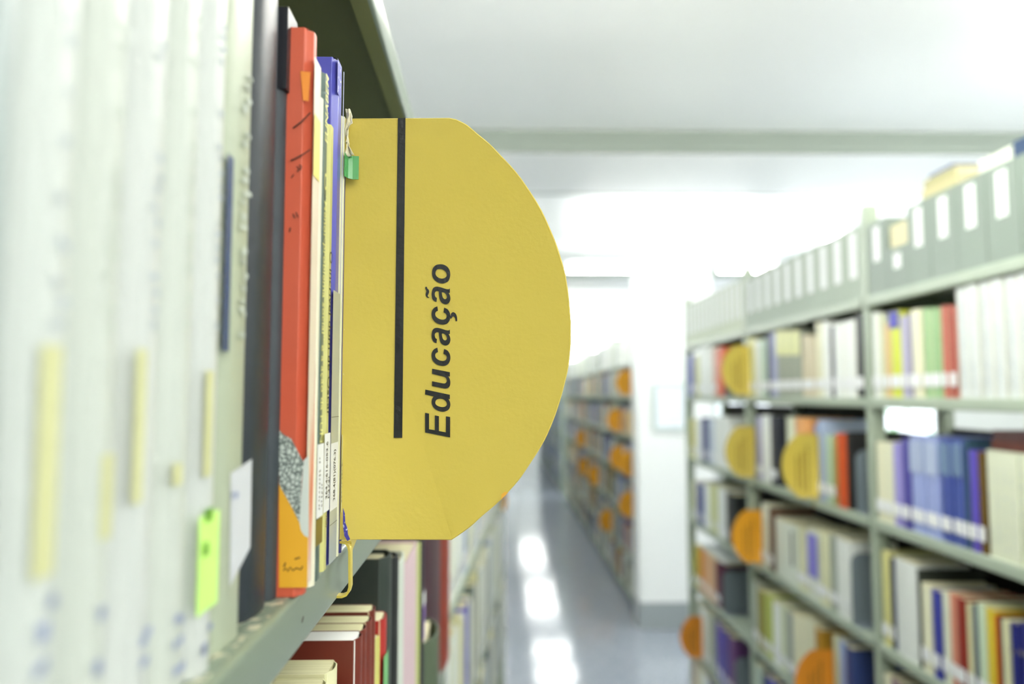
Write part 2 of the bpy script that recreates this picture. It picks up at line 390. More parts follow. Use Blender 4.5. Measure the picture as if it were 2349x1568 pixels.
e = binder(634, 658, 0.2370, (50, 58, 64), 'grey-black binder with a dark cap, against the orange book', BK+0.0004, tilt=-0.006); W2 = e['wd']; del e['wd']
box('dark_cap', mat('black_cloth', (14, 18, 28), 0.4), -0.06, 0.0008, 0.0004, W2, 0.203, 0.2375, e)
box('page_edge', mat('edge_white', (206, 210, 212), 0.7), -0.16, 0.0002, W2+0.0002, W2+0.0012, 0.003, 0.20, e)

# orange-red book whose cover stands proud of the binder
XR = -0.0752
a = 0.2992; yR = a; c = hitL(717, 800, XR)[0]
hR = hitL(712, 62, XR)[1]-ST
RED = mat('vermilion_cover', (196, 84, 56), 0.45, 0.45, rgb2=(190, 90, 66), scale=18, mix=1)
e = book(lw(XR, a, ST+0.0004), c-a-0.0004, hR, 0.15, (0, 0, 0), rz=G, covmat=RED, bevel=0.001, rounded=0.05)
tag(e, 'worn orange-red book with rock-patterned corner and amber foot, beside black binder', 'book')
def cover_patch(pts, m, name, off=0.0003):
    b = MB(); P = []
    for px, py in pts:
        x, z = hitF(px, py, yR-off); P.append((x-XR, -off, z-ST-0.0004))
    b.poly(P); return b.build(name, m, e)
ROCK = bpy.data.materials.new('rock_print'); ROCK.use_nodes = True
n_ = ROCK.node_tree; vt = n_.nodes.new('ShaderNodeTexVoronoi'); vt.feature = 'DISTANCE_TO_EDGE'; vt.inputs['Scale'].default_value = 560
vt2 = n_.nodes.new('ShaderNodeTexNoise'); vt2.inputs['Scale'].default_value = 700; tc = n_.nodes.new('ShaderNodeTexCoord')
mx = n_.nodes.new('ShaderNodeVectorMath'); mx.operation = 'MULTIPLY_ADD'; mx.inputs[1].default_value = (0.002, 0.002, 0.002)
n_.links.new(tc.outputs['Object'], vt2.inputs['Vector']); n_.links.new(vt2.outputs['Color'], mx.inputs[0]); n_.links.new(tc.outputs['Object'], mx.inputs[2]); n_.links.new(mx.outputs[0], vt.inputs['Vector'])
cr = n_.nodes.new('ShaderNodeValToRGB'); cr.color_ramp.elements[0].color = lin((54, 70, 66)); cr.color_ramp.elements[1].color = lin((196, 206, 200)); cr.color_ramp.elements[1].position = 0.22
n_.links.new(vt.outputs[0], cr.inputs[0]); n_.links.new(cr.outputs[0], n_.nodes['Principled BSDF'].inputs['Base Color'])
cover_patch([(640, 985), (651, 996), (668, 1006), (690, 1048), (697, 1060), (692, 1100), (690, 1150), (687, 1198), (668, 1160), (651, 1130), (640, 1110)], ROCK, 'rock_picture', 0.0004)
cover_patch([(697, 1055), (708, 1044), (708, 1232), (698, 1228), (690, 1215), (687, 1198), (692, 1120)], mat('scuffed_grey', (204, 212, 206), 0.7), 'scuffed_patch')
cover_patch([(640, 1110), (651, 1130), (668, 1160), (687, 1198), (690, 1215), (698, 1228), (707, 1232), (705, 1347), (640, 1347)], mat('amber_foot', (222, 166, 40), 0.5), 'amber_panel')
cover_patch([(689, 163), (712, 165), (708, 232), (695, 230)], mat('orange_tape', (228, 140, 52), 0.45), 'orange_tape', 0.0005)
def stroke(pts, wpx, m=INK, name='pen_stroke'):
    b = MB()
    P = [Vector(p) for p in pts]; L = []; R = []
    for i, p in enumerate(P):
        d = (P[min(i+1, len(P)-1)]-P[max(i-1, 0)]).normalized(); nn = Vector((-d.y, d.x))*wpx/2
        L.append(p+nn); R.append(p-nn)
    def c3(v): x, z = hitF(v.x, v.y, yR-0.0007); return (x-XR, -0.0007, z-ST-0.0004)
    for i in range(len(P)-1): b.poly([c3(L[i]), c3(L[i+1]), c3(R[i+1]), c3(R[i])])
    b.build(name, m, e)
stroke([(672, 294), (690, 280), (703, 268), (712, 258)], 3); stroke([(667, 368), (680, 362), (695, 354), (712, 343)], 3)
for p in ([(680, 382), (686, 386), (682, 394)], [(686, 378), (692, 382), (688, 390)], [(668, 408), (674, 400)], [(672, 490), (676, 500)], [(679, 486), (683, 498)],
          [(650, 1308), (656, 1302), (660, 1310), (666, 1300), (672, 1308), (680, 1302), (690, 1306), (694, 1298)], [(676, 1282), (688, 1278)], [(655, 1290), (651, 1300)], [(666, 522), (664, 532)]): stroke(p, 2.6)
wR = c-a-0.0004
# scuffed clear film over the spine edge
label_patch(e, 0.0012, wR-0.0006, 0.004, hR-0.012, m=mat('scuffed_spine', (228, 214, 196), 0.5, rgb2=(214, 120, 92), scale=90, thr=(0.52, 0.66), stretch=(1, 1, 0.12)), off=0.0016, name='worn_spine_film')
label_patch(e, 0.0012, wR-0.001, hR-0.062, hR-0.036, m=mat('cream_tape', (232, 216, 130), 0.5), off=0.0019, name='cream_tape')

# worn cream book
def nb(px0, px1, top, col, label, xs=-0.0755, **k):
    e = near_book(px0, px1, top, col, xs, ph=905, **k); tag(e, label, 'book'); return e
e = nb(712, 729, 205, (222, 216, 186), 'worn cream book with peeling spine beside the orange-red book', hard=False, rounded=0.12, seg=8, bevel=0.0006,
       covmat=mat('peeling_cream', (228, 226, 204), 0.7, rgb2=(206, 184, 112), scale=70, thr=(0.5, 0.62), stretch=(1, 1, 0.18), bump=0.8, bscale=500)); fin(e)
# dark green book
GT = mat('yellow_print', (226, 226, 150), 0.5)
e = nb(729, 745, 148, (74, 92, 88), 'dark green book with pale yellow title, between cream and olive books', xs=-0.0745, rounded=0.0, bevel=0.0005, covmat=mat('dark_green_cover', (72, 92, 86), 0.35, rgb2=(92, 110, 102), scale=60, mix=1))
wd = e['w']; X = -0.0755; o_ = 0.00016
spine_text(e, 'FUNABEM', wd*.30, wd*.72, zz(352, 760, X), zz(205, 762, X), down=False, m=GT, off=o_, bold=0.012)
spine_text(e, 'O', wd*.35, wd*.68, zz(445, 748, X), zz(405, 748, X), m=GT, off=o_, bold=0.012)
spine_text(e, '“Menor-problema social” e a ação da FUN', wd*.25, wd*.72, zz(1012, 738, X), zz(452, 745, X), m=GT, off=o_, bold=0.012)
label_patch(e, 0.0004, wd-0.0006, zz(1180, 734, X), zz(1016, 734, X), off=o_+0.00008)
for (p, q_, r0, r1) in ((.28, .52, 1040, 1165), (.62, .85, 1105, 1160)):
    glyphs(e, wd*p, wd*q_, zz(r1, 734, X), zz(r0, 734, X), off=o_+0.0002, m=INK, step=0.0018, name='label_print', fill=0.95)
label_patch(e, 0.0003, wd-0.0008, zz(1240, 735, X), zz(1182, 735, X), m=mat('olive_foot', (122, 104, 30), 0.5), off=o_, name='olive_band'); fin(e)
# olive-yellow book
e = nb(745, 759, 272, (196, 194, 122), 'slim olive-yellow book with thin black title, before the blue book', hard=False, rounded=0.0, bevel=0.0004)
wd = e['w']; o_ = 0.00016
spine_text(e, 'O incrível dom de Oscar', wd*.35, wd*.8, zz(955, 752, X), zz(578, 760, X), m=INK, off=o_)
label_patch(e, 0.0003, wd-0.0005, zz(1170, 751, X), zz(993, 751, X), off=o_+0.00008)
spine_text(e, '364.4:616-053.6', wd*.28, wd*.55, zz(1142, 750, X), zz(1012, 750, X), down=False, off=o_+0.0002, bold=0.012, name='label_print')
spine_text(e, 'P372i', wd*.68, wd*.88, zz(1140, 755, X), zz(1092, 755, X), down=False, off=o_+0.0002, bold=0.012, name='label_print')
spine_text(e, 'X(B)', wd*.35, wd*.8, zz(1204, 752, X), zz(1178, 752, X), off=o_+0.0001, m=mat('brown_ink', (92, 70, 30)), name='pencil_mark'); fin(e)
# blue book with silver lower half
e = nb(760, 777, 119, (82, 84, 176), 'blue book with silver lower half, beside the yellow sign', rounded=0.0, bevel=0.0008, covmat=mat('blue_cover', (78, 80, 172), 0.32, rgb2=(90, 92, 184), scale=30, mix=1, coat=0.3))
wd = e['w']
label_patch(e, 0.00005, wd-0.0003, 0.0005, zz(668, 770, X), m=mat('silver_half', (184, 194, 196), 0.3, metal=0.3), off=0.00012, name='silver_panel')
label_patch(e, wd-0.0018, wd-0.0002, zz(668, 770, X), zz(125, 770, X), m=mat('film_edge', (176, 180, 226), 0.3), off=0.00014, name='clear_film_edge')
label_patch(e, 0.001, wd*0.6, zz(215, 775, X), zz(135, 775, X), m=mat('scratches', (82, 84, 178), 0.4, rgb2=(214, 218, 240), scale=420, thr=(0.6, 0.68)), off=0.00014, name='scratched_film')
label_patch(e, 0.0002, wd-0.0004, zz(1166, 766, X), zz(1015, 766, X), off=0.0002)
spine_text(e, '368.4(81)(076.3)', wd*.38, wd*.72, zz(1147, 766, X), zz(1030, 768, X), down=False, off=0.0003, bold=0.012, name='label_print')
for yy in (955, 1196): label_patch(e, 0.0002, wd-0.0004, zz(yy+1.5, 766, X), zz(yy, 766, X), m=mat('film_seam', (96, 100, 90)), off=0.00025, name='film_seam')
fin(e)
# torn cream booklet, navy booklet
e = nb(778, 785, 250, (216, 216, 184), 'thin torn cream booklet with green tape, touching the yellow sign', xs=-0.0757, hard=False)
wd = e['w']; y0 = e['y0']
for (yt, yb, xo) in ((358, 410, 0),):
    x1_, zt = hitF(823, 358, 0.3770); x0_, zb = hitF(803, 411, 0.3770)
    b = MB(); b.v = []; 
    zt -= ST+0.0004; zb -= ST+0.0004
    pts = [(0.0006, 0.0002), (0.0007, 0.377-y0-0.004), (0.0016, 0.377-y0-0.0006), ((x1_-(-0.0757))*0.55, 0.377-y0), (x1_-(-0.0757), 0.377-y0+0.0004)]
    lo = pts+[(x+0.0001, y-0.0004) for x, y in pts][::-1]
    b.extr(lo, lambda u, v, t: (u, v, t+(0.0006*math.sin(u*900)*(-1 if t < 0.15 else 0.4))), zb, zt)
    b.build('green_tape_tab', mat('green_tape', (52, 140, 66), 0.25, 0.5, rgb2=(76, 158, 86), scale=160, mix=1, stretch=(1, 1, 0.3), coat=0.3), e)
# peeled paper at the head of the booklet
b = MB(); rr = random.Random(4); cols = 4; rows = 14; grid = []
for r in range(rows+1):
    t = r/rows; py = 250+ (357-250)*t; wpx = 6+4*math.sin(t*5+0.5)+(9 if t > 0.72 else 0)*(t-0.72)/0.28*1.3+rr.uniform(-1, 1)
    if 0.3 < t < 0.62: wpx *= 0.75
    row = []
    for c_ in range(cols+1):
        px = 794+wpx*c_/cols*1.25+rr.uniform(-.5, .5); x, z = hitF(px, py+rr.uniform(-1.5, 1.5), 0.374+0.0012*math.sin(c_*1.9+r))
        row.append(len(b.v)); b.v.append((x+0.0757, 0.374-y0+0.0012*math.sin(c_*1.9+r*0.8)+rr.uniform(-.0004, .0004), z-ST-0.0004))
    grid.append(row)
for r in range(rows):
    for c_ in range(cols): b.f.append([grid[r][c_], grid[r][c_+1], grid[r+1][c_+1], grid[r+1][c_]]); b.mi.append(0)
o = b.build('torn_paper', mat('torn_paper', (232, 228, 202), 0.8, rgb2=(206, 200, 164), scale=300, mix=1), e, smooth=True)
so = o.modifiers.new('thick', 'SOLIDIFY'); so.thickness = 0.0004
fin(e)
XN = -0.0758
e = near_book(786, 791, 372, (50, 50, 112), XN, ph=905, hard=False); wd = e['w']; e.name = 'book'
tag(e, 'very thin navy booklet with white title between torn cream booklet and sign', 'book')
spine_text(e, 'ELABORAÇÃO DE PROJETOS COMUNIT', wd*.12, wd*.88, zz(995, 788, XN), zz(672, 791, XN), m=mat('white_print', (226, 230, 228)), bold=0.008, off=0.00012)
label_patch(e, 0, wd, zz(1170, 788, XN), zz(996, 788, XN), off=0.0001, m=mat('label_cream', (214, 218, 186)))
spine_text(e, '304.46:001.8', wd*.1, wd*.8, zz(1148, 788, XN), zz(1060, 788, XN), down=False, off=0.0002, bold=0.012, name='label_print')
# frayed blue foot
b = MB(); pts = [(787, 1165), (791, 1178), (792, 1198), (797, 1212), (798, 1225), (803, 1236), (797, 1240), (790, 1228), (787, 1205)]
P = []
for px, py in pts: x, z = hitF(px, py, 0.3775); P.append((x-XN, z-ST-0.0004))
b.extr(P, lambda u, v, t: (u, t, v), 0.3772-e['y0'], 0.3778-e['y0']); b.build('frayed_foot', mat('frayed_blue', (60, 56, 150), 0.5, rgb2=(190, 196, 220), scale=500, thr=(0.6, 0.66)), e)
fin(e)

# ------------------------------------------------------------------ divider signs
SY = 0.3815
arc = [(1046, 273), (1070, 285), (1094, 305), (1124, 330), (1150, 357), (1179, 388), (1205, 422), (1242, 481), (1272, 548), (1287, 592), (1298, 633), (1306, 690), (1310, 750), (1308, 810),
       (1299, 866), (1277, 943), (1249, 1010), (1211, 1071), (1190, 1101), (1165, 1129), (1137, 1157), (1105, 1184), (1080, 1207), (1054, 1226), (1036, 1238)]
flat = [(735, 1237)]; flat2 = [(735, 272), (900, 271), (1030, 270)]
def sub(pts):                                        # Catmull-Rom through the arc
    out = []
    for i in range(len(pts)-1):
        p0, p1, p2, p3 = pts[max(i-1, 0)], pts[i], pts[i+1], pts[min(i+2, len(pts)-1)]
        for k in range(4):
            t = k/4; out.append(tuple(0.5*((2*p1[j])+(-p0[j]+p2[j])*t+(2*p0[j]-5*p1[j]+4*p2[j]-p3[j])*t*t+(-p0[j]+3*p1[j]-3*p2[j]+p3[j])*t**3) for j in (0, 1)))
    return out+[pts[-1]]
def loc_sign(px, py):
    x, z = hitF(px, py, SY); return (x-SX, z-ST)
outline = [loc_sign(*p) for p in [(735, 1237), (735, 272), (900, 271), (1030, 270)]+sub(arc)]
def sign_plate(s=1):
    """plate with a slim rolled rim"""
    b = MB(); th = 0.0014; n = len(outline)
    c = (sum(p[0] for p in outline)/n, sum(p[1] for p in outline)/n)
    inn = []
    for i, p in enumerate(outline):
        a_, b_ = Vector(outline[i-1]), Vector(outline[(i+1) % n]); d = (b_-a_).normalized(); nn = Vector((d.y, -d.x)); inn.append((p[0]+nn.x*0.0011, p[1]+nn.y*0.0011))
    rings = [(outline, 0.0004), (outline, th), ([( (o[0]+i_[0])/2, (o[1]+i_[1])/2) for o, i_ in zip(outline, inn)], -0.0002)]
    V = lambda P, y: [(s*p[0], y, p[1]) for p in P]
    b.v = V(outline, th)+V(outline, 0.0002)+V(rings[2][0], -0.0002)+V(inn, 0.0)
    for r in range(3):
        for i in range(n): j = (i+1) % n; b.f.append([r*n+i, r*n+j, (r+1)*n+j, (r+1)*n+i]); b.mi.append(0)
    b.f.append([3*n+i for i in range(n)]); b.mi.append(0); b.f.append(list(range(n))); b.mi.append(0)
    return b
def sign_hook(s=1):
    px = [(740, 1240.5), (783, 1240.5), (794, 1243), (801, 1251), (804, 1264), (804.5, 1346), (801, 1359), (795, 1367), (784, 1371.5), (772, 1371.5)]
    P = [Vector(loc_sign(*p)) for p in px]; th = 0.0012; out = []; inn = []
    for i, p in enumerate(P):
        d = (P[min(i+1, len(P)-1)]-P[max(i-1, 0)]).normalized(); nn = Vector((d.y, -d.x))
        out.append(tuple(p)); inn.append(tuple(p+nn*th))
    b = MB(); b.extr(out+inn[::-1], lambda u, v, t: (s*u, t, v), 0.0, 0.0055, caps=False)
    n = len(out); N = 2*n
    for base in (0, N):
        for k in range(n-1): b.f.append([base+k, base+k+1, base+N-2-k, base+N-1-k]); b.mi.append(0)
    return b
gx, gz = loc_sign(803, 1244)[0], loc_sign(803, 1244)[1]
def sign_gusset(s=1):
    b = MB(); b.extr([(0.004, gz), (0.026, gz), (0.004, gz-0.0060)], lambda u, v, t: (s*t, u, v), gx-0.0012, gx)
    return b
b = sign_plate(); S0 = empty('divider_sign', lw(SX, SY, ST), G)
plate_me = b.build('plate', YEL, S0, smooth=True).data
sign_hook().build('hook', YEL, S0, smooth=True); sign_gusset().build('gusset', YEL, S0)
box('base_flange', YEL, -0.012, gx, 0.0014, 0.026, gz-0.0002, gz+0.0007, S0)
tag(S0, 'yellow half-round divider sign reading Educação, hooked on the near shelf', 'sign')
def flatpx(loops, name, m, parent, off=0.0004, holes=True):
    """flat print on the plate, outlined in photograph pixels"""
    c = bpy.data.curves.new(name, 'CURVE'); c.dimensions = '2D'; c.fill_mode = 'BOTH'; c.extrude = 0.00008
    for lp in loops:
        sp = c.splines.new('POLY'); sp.points.add(len(lp)-1); sp.use_cyclic_u = True
        for i, (px, py) in enumerate(lp): x, z = loc_sign(px, py); sp.points[i].co = (x, z, 0, 1)
    o = bpy.data.objects.new('tmp', c); COL.objects.link(o); bpy.context.view_layer.update()
    me = bpy.data.meshes.new_from_object(o.evaluated_get(bpy.context.evaluated_depsgraph_get())); bpy.data.objects.remove(o)
    for v in me.vertices: v.co = (v.co.x, -off-v.co.z, v.co.y)
    me.materials.append(m); return put(name, me, parent)
flatpx([[(913, 271.5), (930.5, 271), (923, 1003.5), (903.5, 1003.5)]], 'black_stripe', VINYL, S0)
def smooth_loop(pts):
    """pts: (x, y) smooth or (x, y, 1) corner; crop coordinates of the lettering"""
    n = len(pts); out = []
    for i in range(n):
        p1, p2 = pts[i], pts[(i+1) % n]; p0 = pts[i-1]; p3 = pts[(i+2) % n]
        if len(p1) > 2: p0 = p1
        if len(p2) > 2: p3 = p2
        if len(p1) > 2 and len(p2) > 2: out.append(p1[:2]); continue
        for k in range(6):
            t = k/6; out.append(tuple(0.5*((2*p1[j])+(-p0[j]+p2[j])*t+(2*p0[j]-5*p1[j]+4*p2[j]-p3[j])*t*t+(-p0[j]+3*p1[j]-3*p2[j]+p3[j])*t**3) for j in (0, 1)))
    return [(880+x/3.267, 560+y/3.267) for x, y in out]
def sh(lp, dy): return [(p[0], p[1]+dy)+tuple(p[2:]) for p in lp]
cC = lambda *a: a+(1,)
LE = [[cC(499, 1446), cC(312, 1409), cC(312, 1262), cC(341, 1268), cC(341, 1385), cC(385, 1392), cC(385, 1281), cC(415, 1287), cC(415, 1398), cC(468, 1408), cC(468, 1288), cC(499, 1293)]]
LD = [[cC(313, 1088), cC(497, 1127), cC(497, 1160), cC(484, 1157), (497, 1180), (500, 1208), (487, 1238), (455, 1253), (418, 1250), (384, 1231), (364, 1202), (361, 1172), (368, 1150), cC(377, 1139), cC(311, 1125)],
      [(388, 1184), (396, 1165), (418, 1156), (446, 1160), (468, 1177), (475, 1198), (464, 1214), (440, 1219), (410, 1212), (392, 1199)]]
LU = [[cC(364, 932), cC(497, 958), cC(497, 990), cC(482, 987), (494, 1005), (500, 1030), (497, 1058), (484, 1075), (460, 1080), cC(430, 1075), cC(364, 1061), cC(364, 1026), cC(435, 1040), (458, 1042), (471, 1032), (474, 1018), (466, 1000), (446, 989), cC(425, 985), cC(364, 970)]]
LC = [[cC(403, 774), (378, 787), (364, 808), (360, 838), (369, 870), (393, 896), (428, 909), (465, 908), (489, 890), (500, 860), (497, 825), (480, 797), cC(454, 784), cC(449, 820), (466, 829), (474, 846), (467, 865), (447, 874), (418, 869), (394, 852), (387, 832), (393, 815), cC(408, 807)]]
LA = [[cC(497, 638), (490, 645), (470, 644), (420, 629), (390, 627), (370, 640), (361, 672), (363, 708), (376, 731), cC(397, 741), cC(400, 710), (389, 702), (384, 682), (388, 666), (400, 658), cC(414, 661), (416, 690), (422, 722), (437, 747), (463, 758), (488, 749), (500, 724), (498, 695), cC(487, 673), cC(497, 672)],
      [cC(436, 668), (440, 695), (448, 713), (462, 720), (474, 711), (474, 694), (463, 677), (450, 669)]]
LCE = [sh(LC[0], -309), [cC(503, 532), (508, 517), (522, 509), (540, 520), (550, 545), cC(552, 577), cC(541, 575), (537, 556), (528, 543), (517, 543), (511, 554), cC(516, 569), cC(504, 571), (499, 552)]]
LAT = [sh(LA[0], -308), sh(LA[1], -308), [cC(313, 320), cC(325, 319), (329, 332), (337, 340), (342, 356), (336, 375), (331, 388), cC(343, 402), (330, 401), (317, 388), (316, 370), (321, 355), (318, 343), (313, 334)]]
LO = [[(432, 151), (458, 157), (482, 174), (497, 203), (499, 240), (484, 277), (450, 293), (415, 289), (384, 270), (366, 240), (364, 203), (374, 174), (398, 155)],
      [(410, 186), (396, 196), (389, 218), (397, 239), (419, 255), (448, 257), (470, 244), (474, 225), (462, 203), (438, 188)]]
for k, L in (('E', LE), ('d', LD), ('u', LU), ('c', LC), ('a', LA), ('ç', LCE), ('ã', LAT), ('o', LO)):
    flatpx([smooth_loop(p) for p in L], 'letter', VINYL, S0)
# chipped enamel near the lower rim
b = MB(); P = [loc_sign(*p) for p in ((1150, 1133), (1158, 1127), (1166, 1128), (1162, 1133), (1154, 1140), (1150, 1145))]
b.poly([(x, -0.0006, z) for x, z in P]); b.build('enamel_chip', mat('chip_amber', (214, 160, 46), 0.5), S0)

# signs hooked on the other bookcases share these shapes (turned to the aisle from the far side)
pR = sign_plate(-1).build('plate', YELO, None, smooth=True); hkR = sign_hook(-1).build('hook', YELO, None, smooth=True)
def line_print():
    b = MB()
    for k in range(3):
        x = 0.030+0.018*k; z = 0.02+0.01*k
        while z < 0.185-0.02*k:
            b.box(-x-0.0035, -x+0.0035, -0.0008, -0.0004, z, z+0.006); z += 0.0085
    return b
lpR = line_print().build('lettering', mat('sign_print', (110, 84, 20), 0.5), None)
me_p, me_h, me_l = pR.data, hkR.data, lpR.data
for o in (pR, hkR, lpR): bpy.data.objects.remove(o)
def sign_r(Xf, y, ztop, label, m=None, dy=0.0, rz=0.0):
    e = empty('divider_sign', (Xf, y, ztop), rz)
    for nm, me in (('plate', me_p), ('hook', me_h), ('lettering', me_l)):
        o = put(nm, me, e)
        if m and nm != 'lettering':
            o.material_slots[0].link = 'OBJECT'; o.material_slots[0].material = m
    tag(e, label, 'sign', 'yellow divider signs'); return e

# ------------------------------------------------------------------ books under the near shelf
Z2 = ROWS_L[2]
def low_book(px0, px1, ref, ytop, col, label, xs=-0.08, hard=True, zbase=None, bev=0.0005, **k):
    a = hitL(px0, ref, xs)[0]; c = hitL(px1, ref, xs)[0]; zb = (Z2 if zbase is None else zbase)+0.0004
    zt = hitL(px0, ytop, xs)[1]
    e = book(lw(xs, a, zb), c-a-0.0004, zt-zb, 0.16, col, rz=G, hard=hard, bevel=bev, **k)
    tag(e, label, 'book'); return e
# (near y px, far y px) of the top faces -> ly from the known height
def ly_of(px, xs): return hitL(px, 1450, xs)[0]
CRE = mat('cream_block', (226, 224, 184), 0.8, rgb2=(206, 202, 158), scale=500, mix=1, stretch=(0.03, 1, 0.03))
def low_at(l0, l1, htop, xs, col, label, **k):
    zb = Z2+0.0004
    e = book(lw(xs, l0, zb), l1-l0-0.0004, EYE+htop-zb, 0.17, col, rz=G, rounded=k.pop('rounded', 0.06), bevel=0.0008, **k)
    tag(e, label, 'book'); return e
low_at(0.372, 0.396, -0.158, -0.092, (224, 228, 226), 'white paper-bound book under the shelf, before the two cream ones', hard=False, paper=PAPERW)
low_at(0.397, 0.419, -0.154, -0.089, (220, 218, 176), 'cream paper-bound book under the shelf, nearer of the pair', hard=False, paper=CRE)
low_at(0.420, 0.443, -0.1525, -0.0885, (220, 218, 176), 'cream paper-bound book under the shelf, beside the low cream pamphlet', hard=False, paper=CRE)
low_at(0.4435, 0.4520, -0.1700, -0.0805, (218, 214, 170), 'low cream pamphlet between the cream books and the maroon volumes', hard=False, paper=CRE)
BR = (104, 36, 24)
e = low_at(0.4600, 0.4800, -0.1475, -0.0805, BR, 'maroon volume with a bright white top edge, first of the maroon set', paper=PAPERW, rounded=0.05, hard=False)
low_at(0.4805, 0.5005, -0.1490, -0.0815, BR, 'maroon cloth volume with cream pages, second of the set', hard=False, paper=CRE)
low_at(0.5010, 0.5195, -0.1495, -0.0810, BR, 'maroon cloth volume with cream pages, third of the set', hard=False, paper=CRE)
low_at(0.5200, 0.5400, -0.1480, -0.0820, BR, 'maroon cloth volume with cream pages, last of the set', hard=False, paper=CRE)
low_at(0.5410, 0.5500, -0.172, -0.0800, (206, 204, 116), 'thin yellow booklet standing after the maroon volumes', hard=False)
e = low_at(0.5510, 0.5760, -0.163, -0.0790, (168, 40, 36), 'red book with a green lower spine, under the shelf', hard=False)
label_patch(e, 0.0005, 0.0245, 0.0, 0.243, m=mat('green_panel', (110, 170, 110), 0.5), off=0.0016, name='green_panel', bulge=0.001)
low_at(0.5770, 0.6150, -0.125, -0.0830, (42, 52, 48), 'dark green-black binder standing under the shelf, before a black one', rounded=0.12)
low_at(0.6160, 0.6450, -0.133, -0.0800, (26, 30, 32), 'glossy black book with a torn head, under the shelf', rounded=0.1)
e = low_at(0.6460, 0.7050, -0.145, -0.0805, (198, 208, 196), 'thick pale grey-green book with cream top under the shelf', rounded=0.03)
e = low_at(0.7060, 0.8350, -0.160, -0.0805, (204, 178, 186), 'thick dusty pink album beside the pale grey-green book', rounded=0.0)
e = low_at(0.8360, 0.8600, -0.166, -0.0800, (176, 186, 112), 'narrow lime-edged book beside the dusty pink album', rounded=0.0)
e = low_at(0.8620, 0.8900, -0.155, -0.0795, (30, 26, 40), 'black box album with purple and white spine under the shelf')
label_patch(e, 0.002, 0.026, 0.15, 0.19, m=mat('purple_panel', (120, 96, 160), 0.5), off=0.002, name='purple_panel')
label_patch(e, 0.002, 0.026, 0.19, 0.205, m=LABELM, off=0.002)
low_at(0.892, 0.990, -0.29, -0.0760, (78, 92, 72), 'dark olive album with rounded head, before the tall red folder', rounded=0.12)
low_at(0.992, 1.18, -0.135, -0.0850, (58, 34, 44), 'tall dark plum folder beside the red folder')
low_at(1.182, 1.330, -0.12, -0.0785, (124, 34, 12), 'tall rust-red folder at the far end of the near bookcase')

# ------------------------------------------------------------------ next bookcase on that side, turned towards the aisle
A3 = math.atan2(0.150, 2.05)+0
P0 = (-0.092, 1.42); DIR = Vector((0.150, 2.05)).normalized(); LEN3 = 2.2
fb_rot = G-A3
def fb(u, z, off=0):                 # u along its face, off outwards
    x = P0[0]+DIR.x*u+DIR.y*off; y = P0[1]+DIR.y*u-DIR.x*off; return lw(x, y, z)
fbe = empty('steel_bookcase', fb(0, 0), fb_rot)
box('shade_backing', BACKSHADE, -0.262, -0.258, 0, LEN3, 0.1, EYE+0.2, fbe)  # added like the nearer one, keeps light out from the back
tag(fbe, 'farther pale steel bookcase full of blurred pale books on the sign side', 'bookcase')
for zt in ROWS_L[1:]:
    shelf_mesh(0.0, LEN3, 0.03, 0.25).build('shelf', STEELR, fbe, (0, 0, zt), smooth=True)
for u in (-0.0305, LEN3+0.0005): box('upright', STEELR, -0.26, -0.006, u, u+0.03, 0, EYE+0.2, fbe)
pal = [((214, 222, 210), 'pale grey'), ((222, 226, 206), 'ivory'), ((196, 208, 200), 'pale sage'), ((226, 232, 232), 'white'), ((150, 168, 196), 'pale blue'), ((206, 206, 160), 'straw'), ((96, 108, 100), 'dark sage'), ((226, 232, 232), 'white'), ((214, 222, 210), 'pale grey')]
def fb_run(zt, row, seq):
    u = 0.004
    for k, (w_, h_, col, nm) in enumerate(seq):
        if u+w_ > LEN3-0.01: break
        e = book(tuple(fb(u, zt+0.0004, -0.004)), w_-0.0006, h_, 0.16, col, rz=fb_rot, seg=3, rounded=0.05)
        if nm.startswith('@'): tag(e, nm[1:], 'book')
        else: tag(e, '%s book between %s and %s, %s shelf, farther bookcase beyond the sign' % (nm, seq[k-1][3].split()[-1].strip('@'), seq[(k+1)%len(seq)][3].split()[-1].strip('@'), row), 'book', '%s books, %s shelf, farther bookcase' % (nm, row))
        if random.random() < 0.6: label_patch(e, 0.002, w_-0.002, 0.02, 0.055, off=0.0025+0.05*w_)
        u += w_
rr = random.Random(7)
def seq(n, hm, force={}):
    out = []
    for k in range(n):
        c, nm = rr.choice(pal); out.append((rr.uniform(0.03, 0.06), hm+rr.uniform(-0.03, 0.02), c, nm))
    for k, v in force.items(): out[k] = v
    return out
fb_run(ROWS_L[2], 'third', seq(60, 0.27))
fb_run(ROWS_L[3], 'fourth', seq(60, 0.26, {9: (0.085, 0.262, (52, 44, 168), '@bright blue book among pale ones beyond the red folder'), 3: (0.05, 0.25, (206, 212, 190), 'ivory')}))
fb_run(ROWS_L[4], 'fifth', seq(60, 0.27))
_d = defaultdict(list)
for o_ in list(COL.objects):
    if 'farther bookcase' in o_.get('label', '') and o_.get('category') == 'book' and 'bright' not in o_['label']: _d[(o_['group'], o_['label'].split(' book between')[0])].append(o_)
_ORD = ORD+['fourteenth', 'fifteenth', 'sixteenth', 'seventeenth', 'eighteenth', 'nineteenth', 'twentieth']
for (g_, c_), L_ in _d.items():
    L_.sort(key=lambda q_: q_.location.y)
    for i_, q_ in enumerate(L_): q_['label'] = '%s book, %s of that colour beyond the rust-red folder, %s shelf' % (c_, _ORD[min(i_, 19)], g_.split(', ')[1].split()[0])
sg = sign_r(0, 0, 0, 'small amber divider sign sticking out of the farther bookcase, beyond the Educação sign', YELO)
sg.location = fb(1.95, ROWS_L[2]-0.17, 0.0); sg.rotation_euler = (0, 0, fb_rot); sg.scale = (-0.16, 1, 0.36)
sg.location = fb(1.95, ROWS_L[2]-0.085, -0.0)

